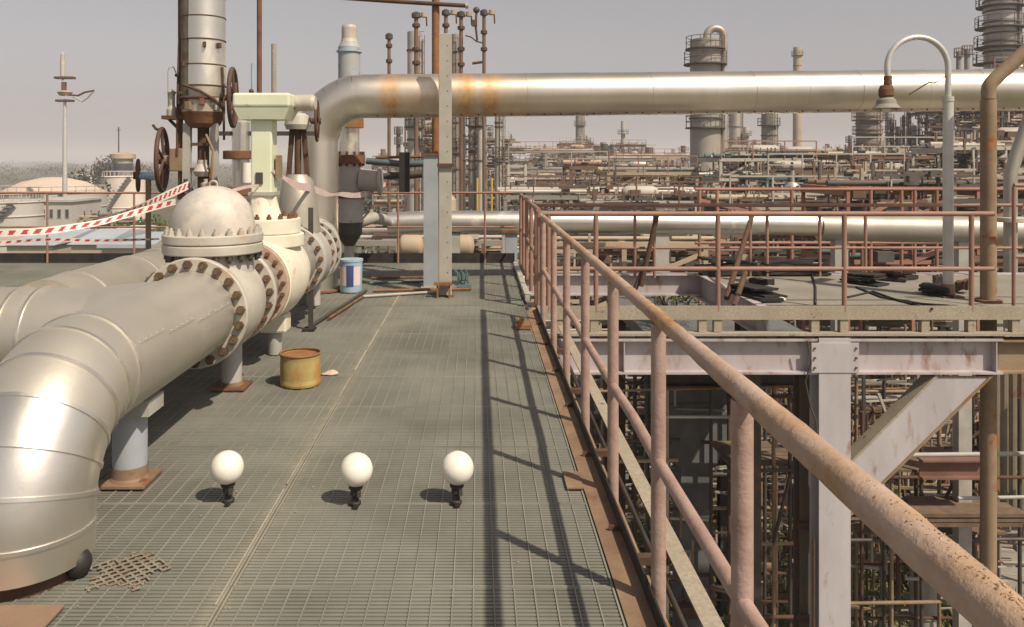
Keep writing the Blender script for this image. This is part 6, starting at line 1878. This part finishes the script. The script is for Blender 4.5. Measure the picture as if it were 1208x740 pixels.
for i in range(9):
    x0 = XP(1080 + r_.uniform(-10, 14), 14.4); x1 = XP(1196 + r_.uniform(-20, 10), 14.4)
    z = ZP(616, 14.4) + (i // 3) * .085
    y = 14.2 + (i % 3) * .27
    MB().box(x0, x1, y, y + .24, z, z + .05 + r_.uniform(0, .02)).build('plank', M['plank'], t)
# corrugated sheet
Y = 15.2
x0, x1 = XP(1170, Y), XP(1330, Y)
t = thing('corrugated_wall', 'brown corrugated sheet wall at the right edge under the bridge', 'wall', ((x0 + x1) / 2, Y, ZP(606, Y)))
z0, z1 = ZP(606, Y), -1.95
n = int((x1 - x0) / .16)
for i in range(n):
    x = x0 + i * .16
    m = MB()
    m.add([(x, Y, z0), (x + .05, Y - .045, z0), (x + .10, Y - .045, z0), (x + .15, Y, z0), (x + .159, Y, z0), (x, Y, z1), (x + .05, Y - .045, z1), (x + .10, Y - .045, z1), (x + .15, Y, z1), (x + .159, Y, z1)],
          [(0, 1, 6, 5), (1, 2, 7, 6), (2, 3, 8, 7), (3, 4, 9, 8)])
    m.build('sheet_rib', M['corr'], t)
MB().box(x0, x1, Y + .01, Y + .06, z0 - .2, z0 + .01).build('sill_rail', M['rust_dark'], t)
for p in (1174, 1260, 1330):
    MB().box(XP(p, Y) - .1, XP(p, Y) + .1, Y + .07, Y + .27, GROUND, z1).build('wall_column', M['dark_steel'], t)
# pale round column, lattice mast
Y = 17.0
t = thing('round_column', 'pale banded round column low at the right under the top rail', 'column', (XP(1090, Y), Y, GROUND))
MB().cyl((XP(1090, Y), Y, GROUND), (XP(1090, Y), Y, ZP(618, Y)), .27, 24).build('shaft', M['grey'], t)
for k in range(7):
    MB().torus((XP(1090, Y), Y, GROUND + .35 + k * .3), (0, 0, 1), .275, .018, 24, 6).build('band', M['far_grey'], t)
Y = 22
t = thing('lattice_mast', 'white lattice mast low beside the lavender column', 'mast', (XP(1038, Y), Y, GROUND))
xa, xb = XP(1024, Y), XP(1052, Y)
zt = ZP(628, Y)
for x in (xa, xb):
    for y in (Y, Y + .6):
        MB().bar((x, y, GROUND), (x, y, zt), .07, .07).build('leg', M['galv'], t)
k = 4
for i in range(k):
    za = GROUND + (zt - GROUND) * i / k; zb = GROUND + (zt - GROUND) * (i + 1) / k
    MB().bar((xa, Y - .04, za), (xb, Y - .04, zb), .05, .05).build('diagonal', M['galv'], t)
    MB().bar((xb, Y - .05, za), (xa, Y - .05, zb), .05, .05).build('diagonal', M['galv'], t)
tree(XP(1042, 19), 19, 2.0, 2.6, 'green creeper bush on the ledge right of the lavender column', 50, name='shrub', z=ZP(645, 19), n=700, trunk=False, leaf=.06)
tag(MB().box(XP(1004, 19), XP(1085, 19), 18.4, 19.8, ZP(652, 19), ZP(645, 19)).build('dirt_ledge', M['plank']), 'brown ledge carrying the green creeper right of the lavender column', 'ledge')
for (p, Y_) in ((1010, 19.2), (1078, 19.2)):
    tag(MB().cyl((XP(p, Y_), Y_, GROUND), (XP(p, Y_), Y_, ZP(653, 19)), .06, 8).build('prop', M['rust_dark']), ('left' if p < 1040 else 'right') + ' rusty prop under the brown creeper ledge', 'prop')
for i, (p, Y_, h, lab) in enumerate(((878, 19, 1.4, 'tall green weed clump behind the near railing post'), (905, 23, 2.2, 'green shrub further back left of the lavender column'), (864, 26, 2.0, 'green shrub right of the dark pier'),
                                     (1020, 27, 1.6, 'low green shrub beyond the lattice mast'), (770, 24, 1.6, 'green shrub left of the dark pier'), (858, 17.6, 2.6, 'tall olive shrub beside the railing post, right of the dark pier'), (920, 18.4, 2.4, 'tall olive shrub just left of the dark brown post'), (1012, 20.5, 1.8, 'olive shrub tucked against the right side of the lavender column'), (1064, 21.5, 1.5, 'olive shrub between the lattice mast and round column'))):
    tree(XP(p, Y_), Y_, h, h * 1.4, lab, 60 + i, name='shrub', n=1400, trunk=False, leaf=.05, ml='grass')
rack('shaded pipe frame on the plant floor right of the pier', 846, 962, 470, 30, 2, 80, 'far_rust', 3, 2.0, .14, 3, False, 1, lev_h=1.2, fine=30, pr=(.06, .16))
rack('pale pipe frame on the plant floor under the knee brace', 998, 1130, 440, 34, 2, 81, 'far_pale', 3, 2.0, .14, 3, False, 2, lev_h=1.1, fine=40, pr=(.06, .18))
rack('pipe frame on the plant floor left of the pier', 690, 800, 448, 32, 2, 82, 'far_grey', 3, 2.2, .14, 3, False, 1, lev_h=1.2, fine=30, pr=(.06, .18))
rack('rusty frame deep on the plant floor at the lower right', 1088, 1240, 470, 24, 3, 83, 'far_rust', 3, 1.6, .12, 3, False, 1, lev_h=1.3, fine=40, pr=(.05, .14))

# ------------------------------------------------------------------ haze
m = MB()
m.box(-5300, 5300, -320, 5300, GROUND - 1.5, 62)
hz = m.build('haze', None, kind='stuff')
hm = bpy.data.materials.new('haze')
hm.use_nodes = True
hm.node_tree.nodes.remove(hm.node_tree.nodes['Principled BSDF'])
pv = hm.node_tree.nodes.new('ShaderNodeVolumePrincipled')
pv.inputs['Color'].default_value = (0.90, 0.89, 0.95, 1)
pv.inputs['Density'].default_value = 0.00062
pv.inputs['Anisotropy'].default_value = 0.0
hm.node_tree.links.new(pv.outputs[0], hm.node_tree.nodes['Material Output'].inputs['Volume'])
hz.data.materials.clear()
hz.data.materials.append(hm)
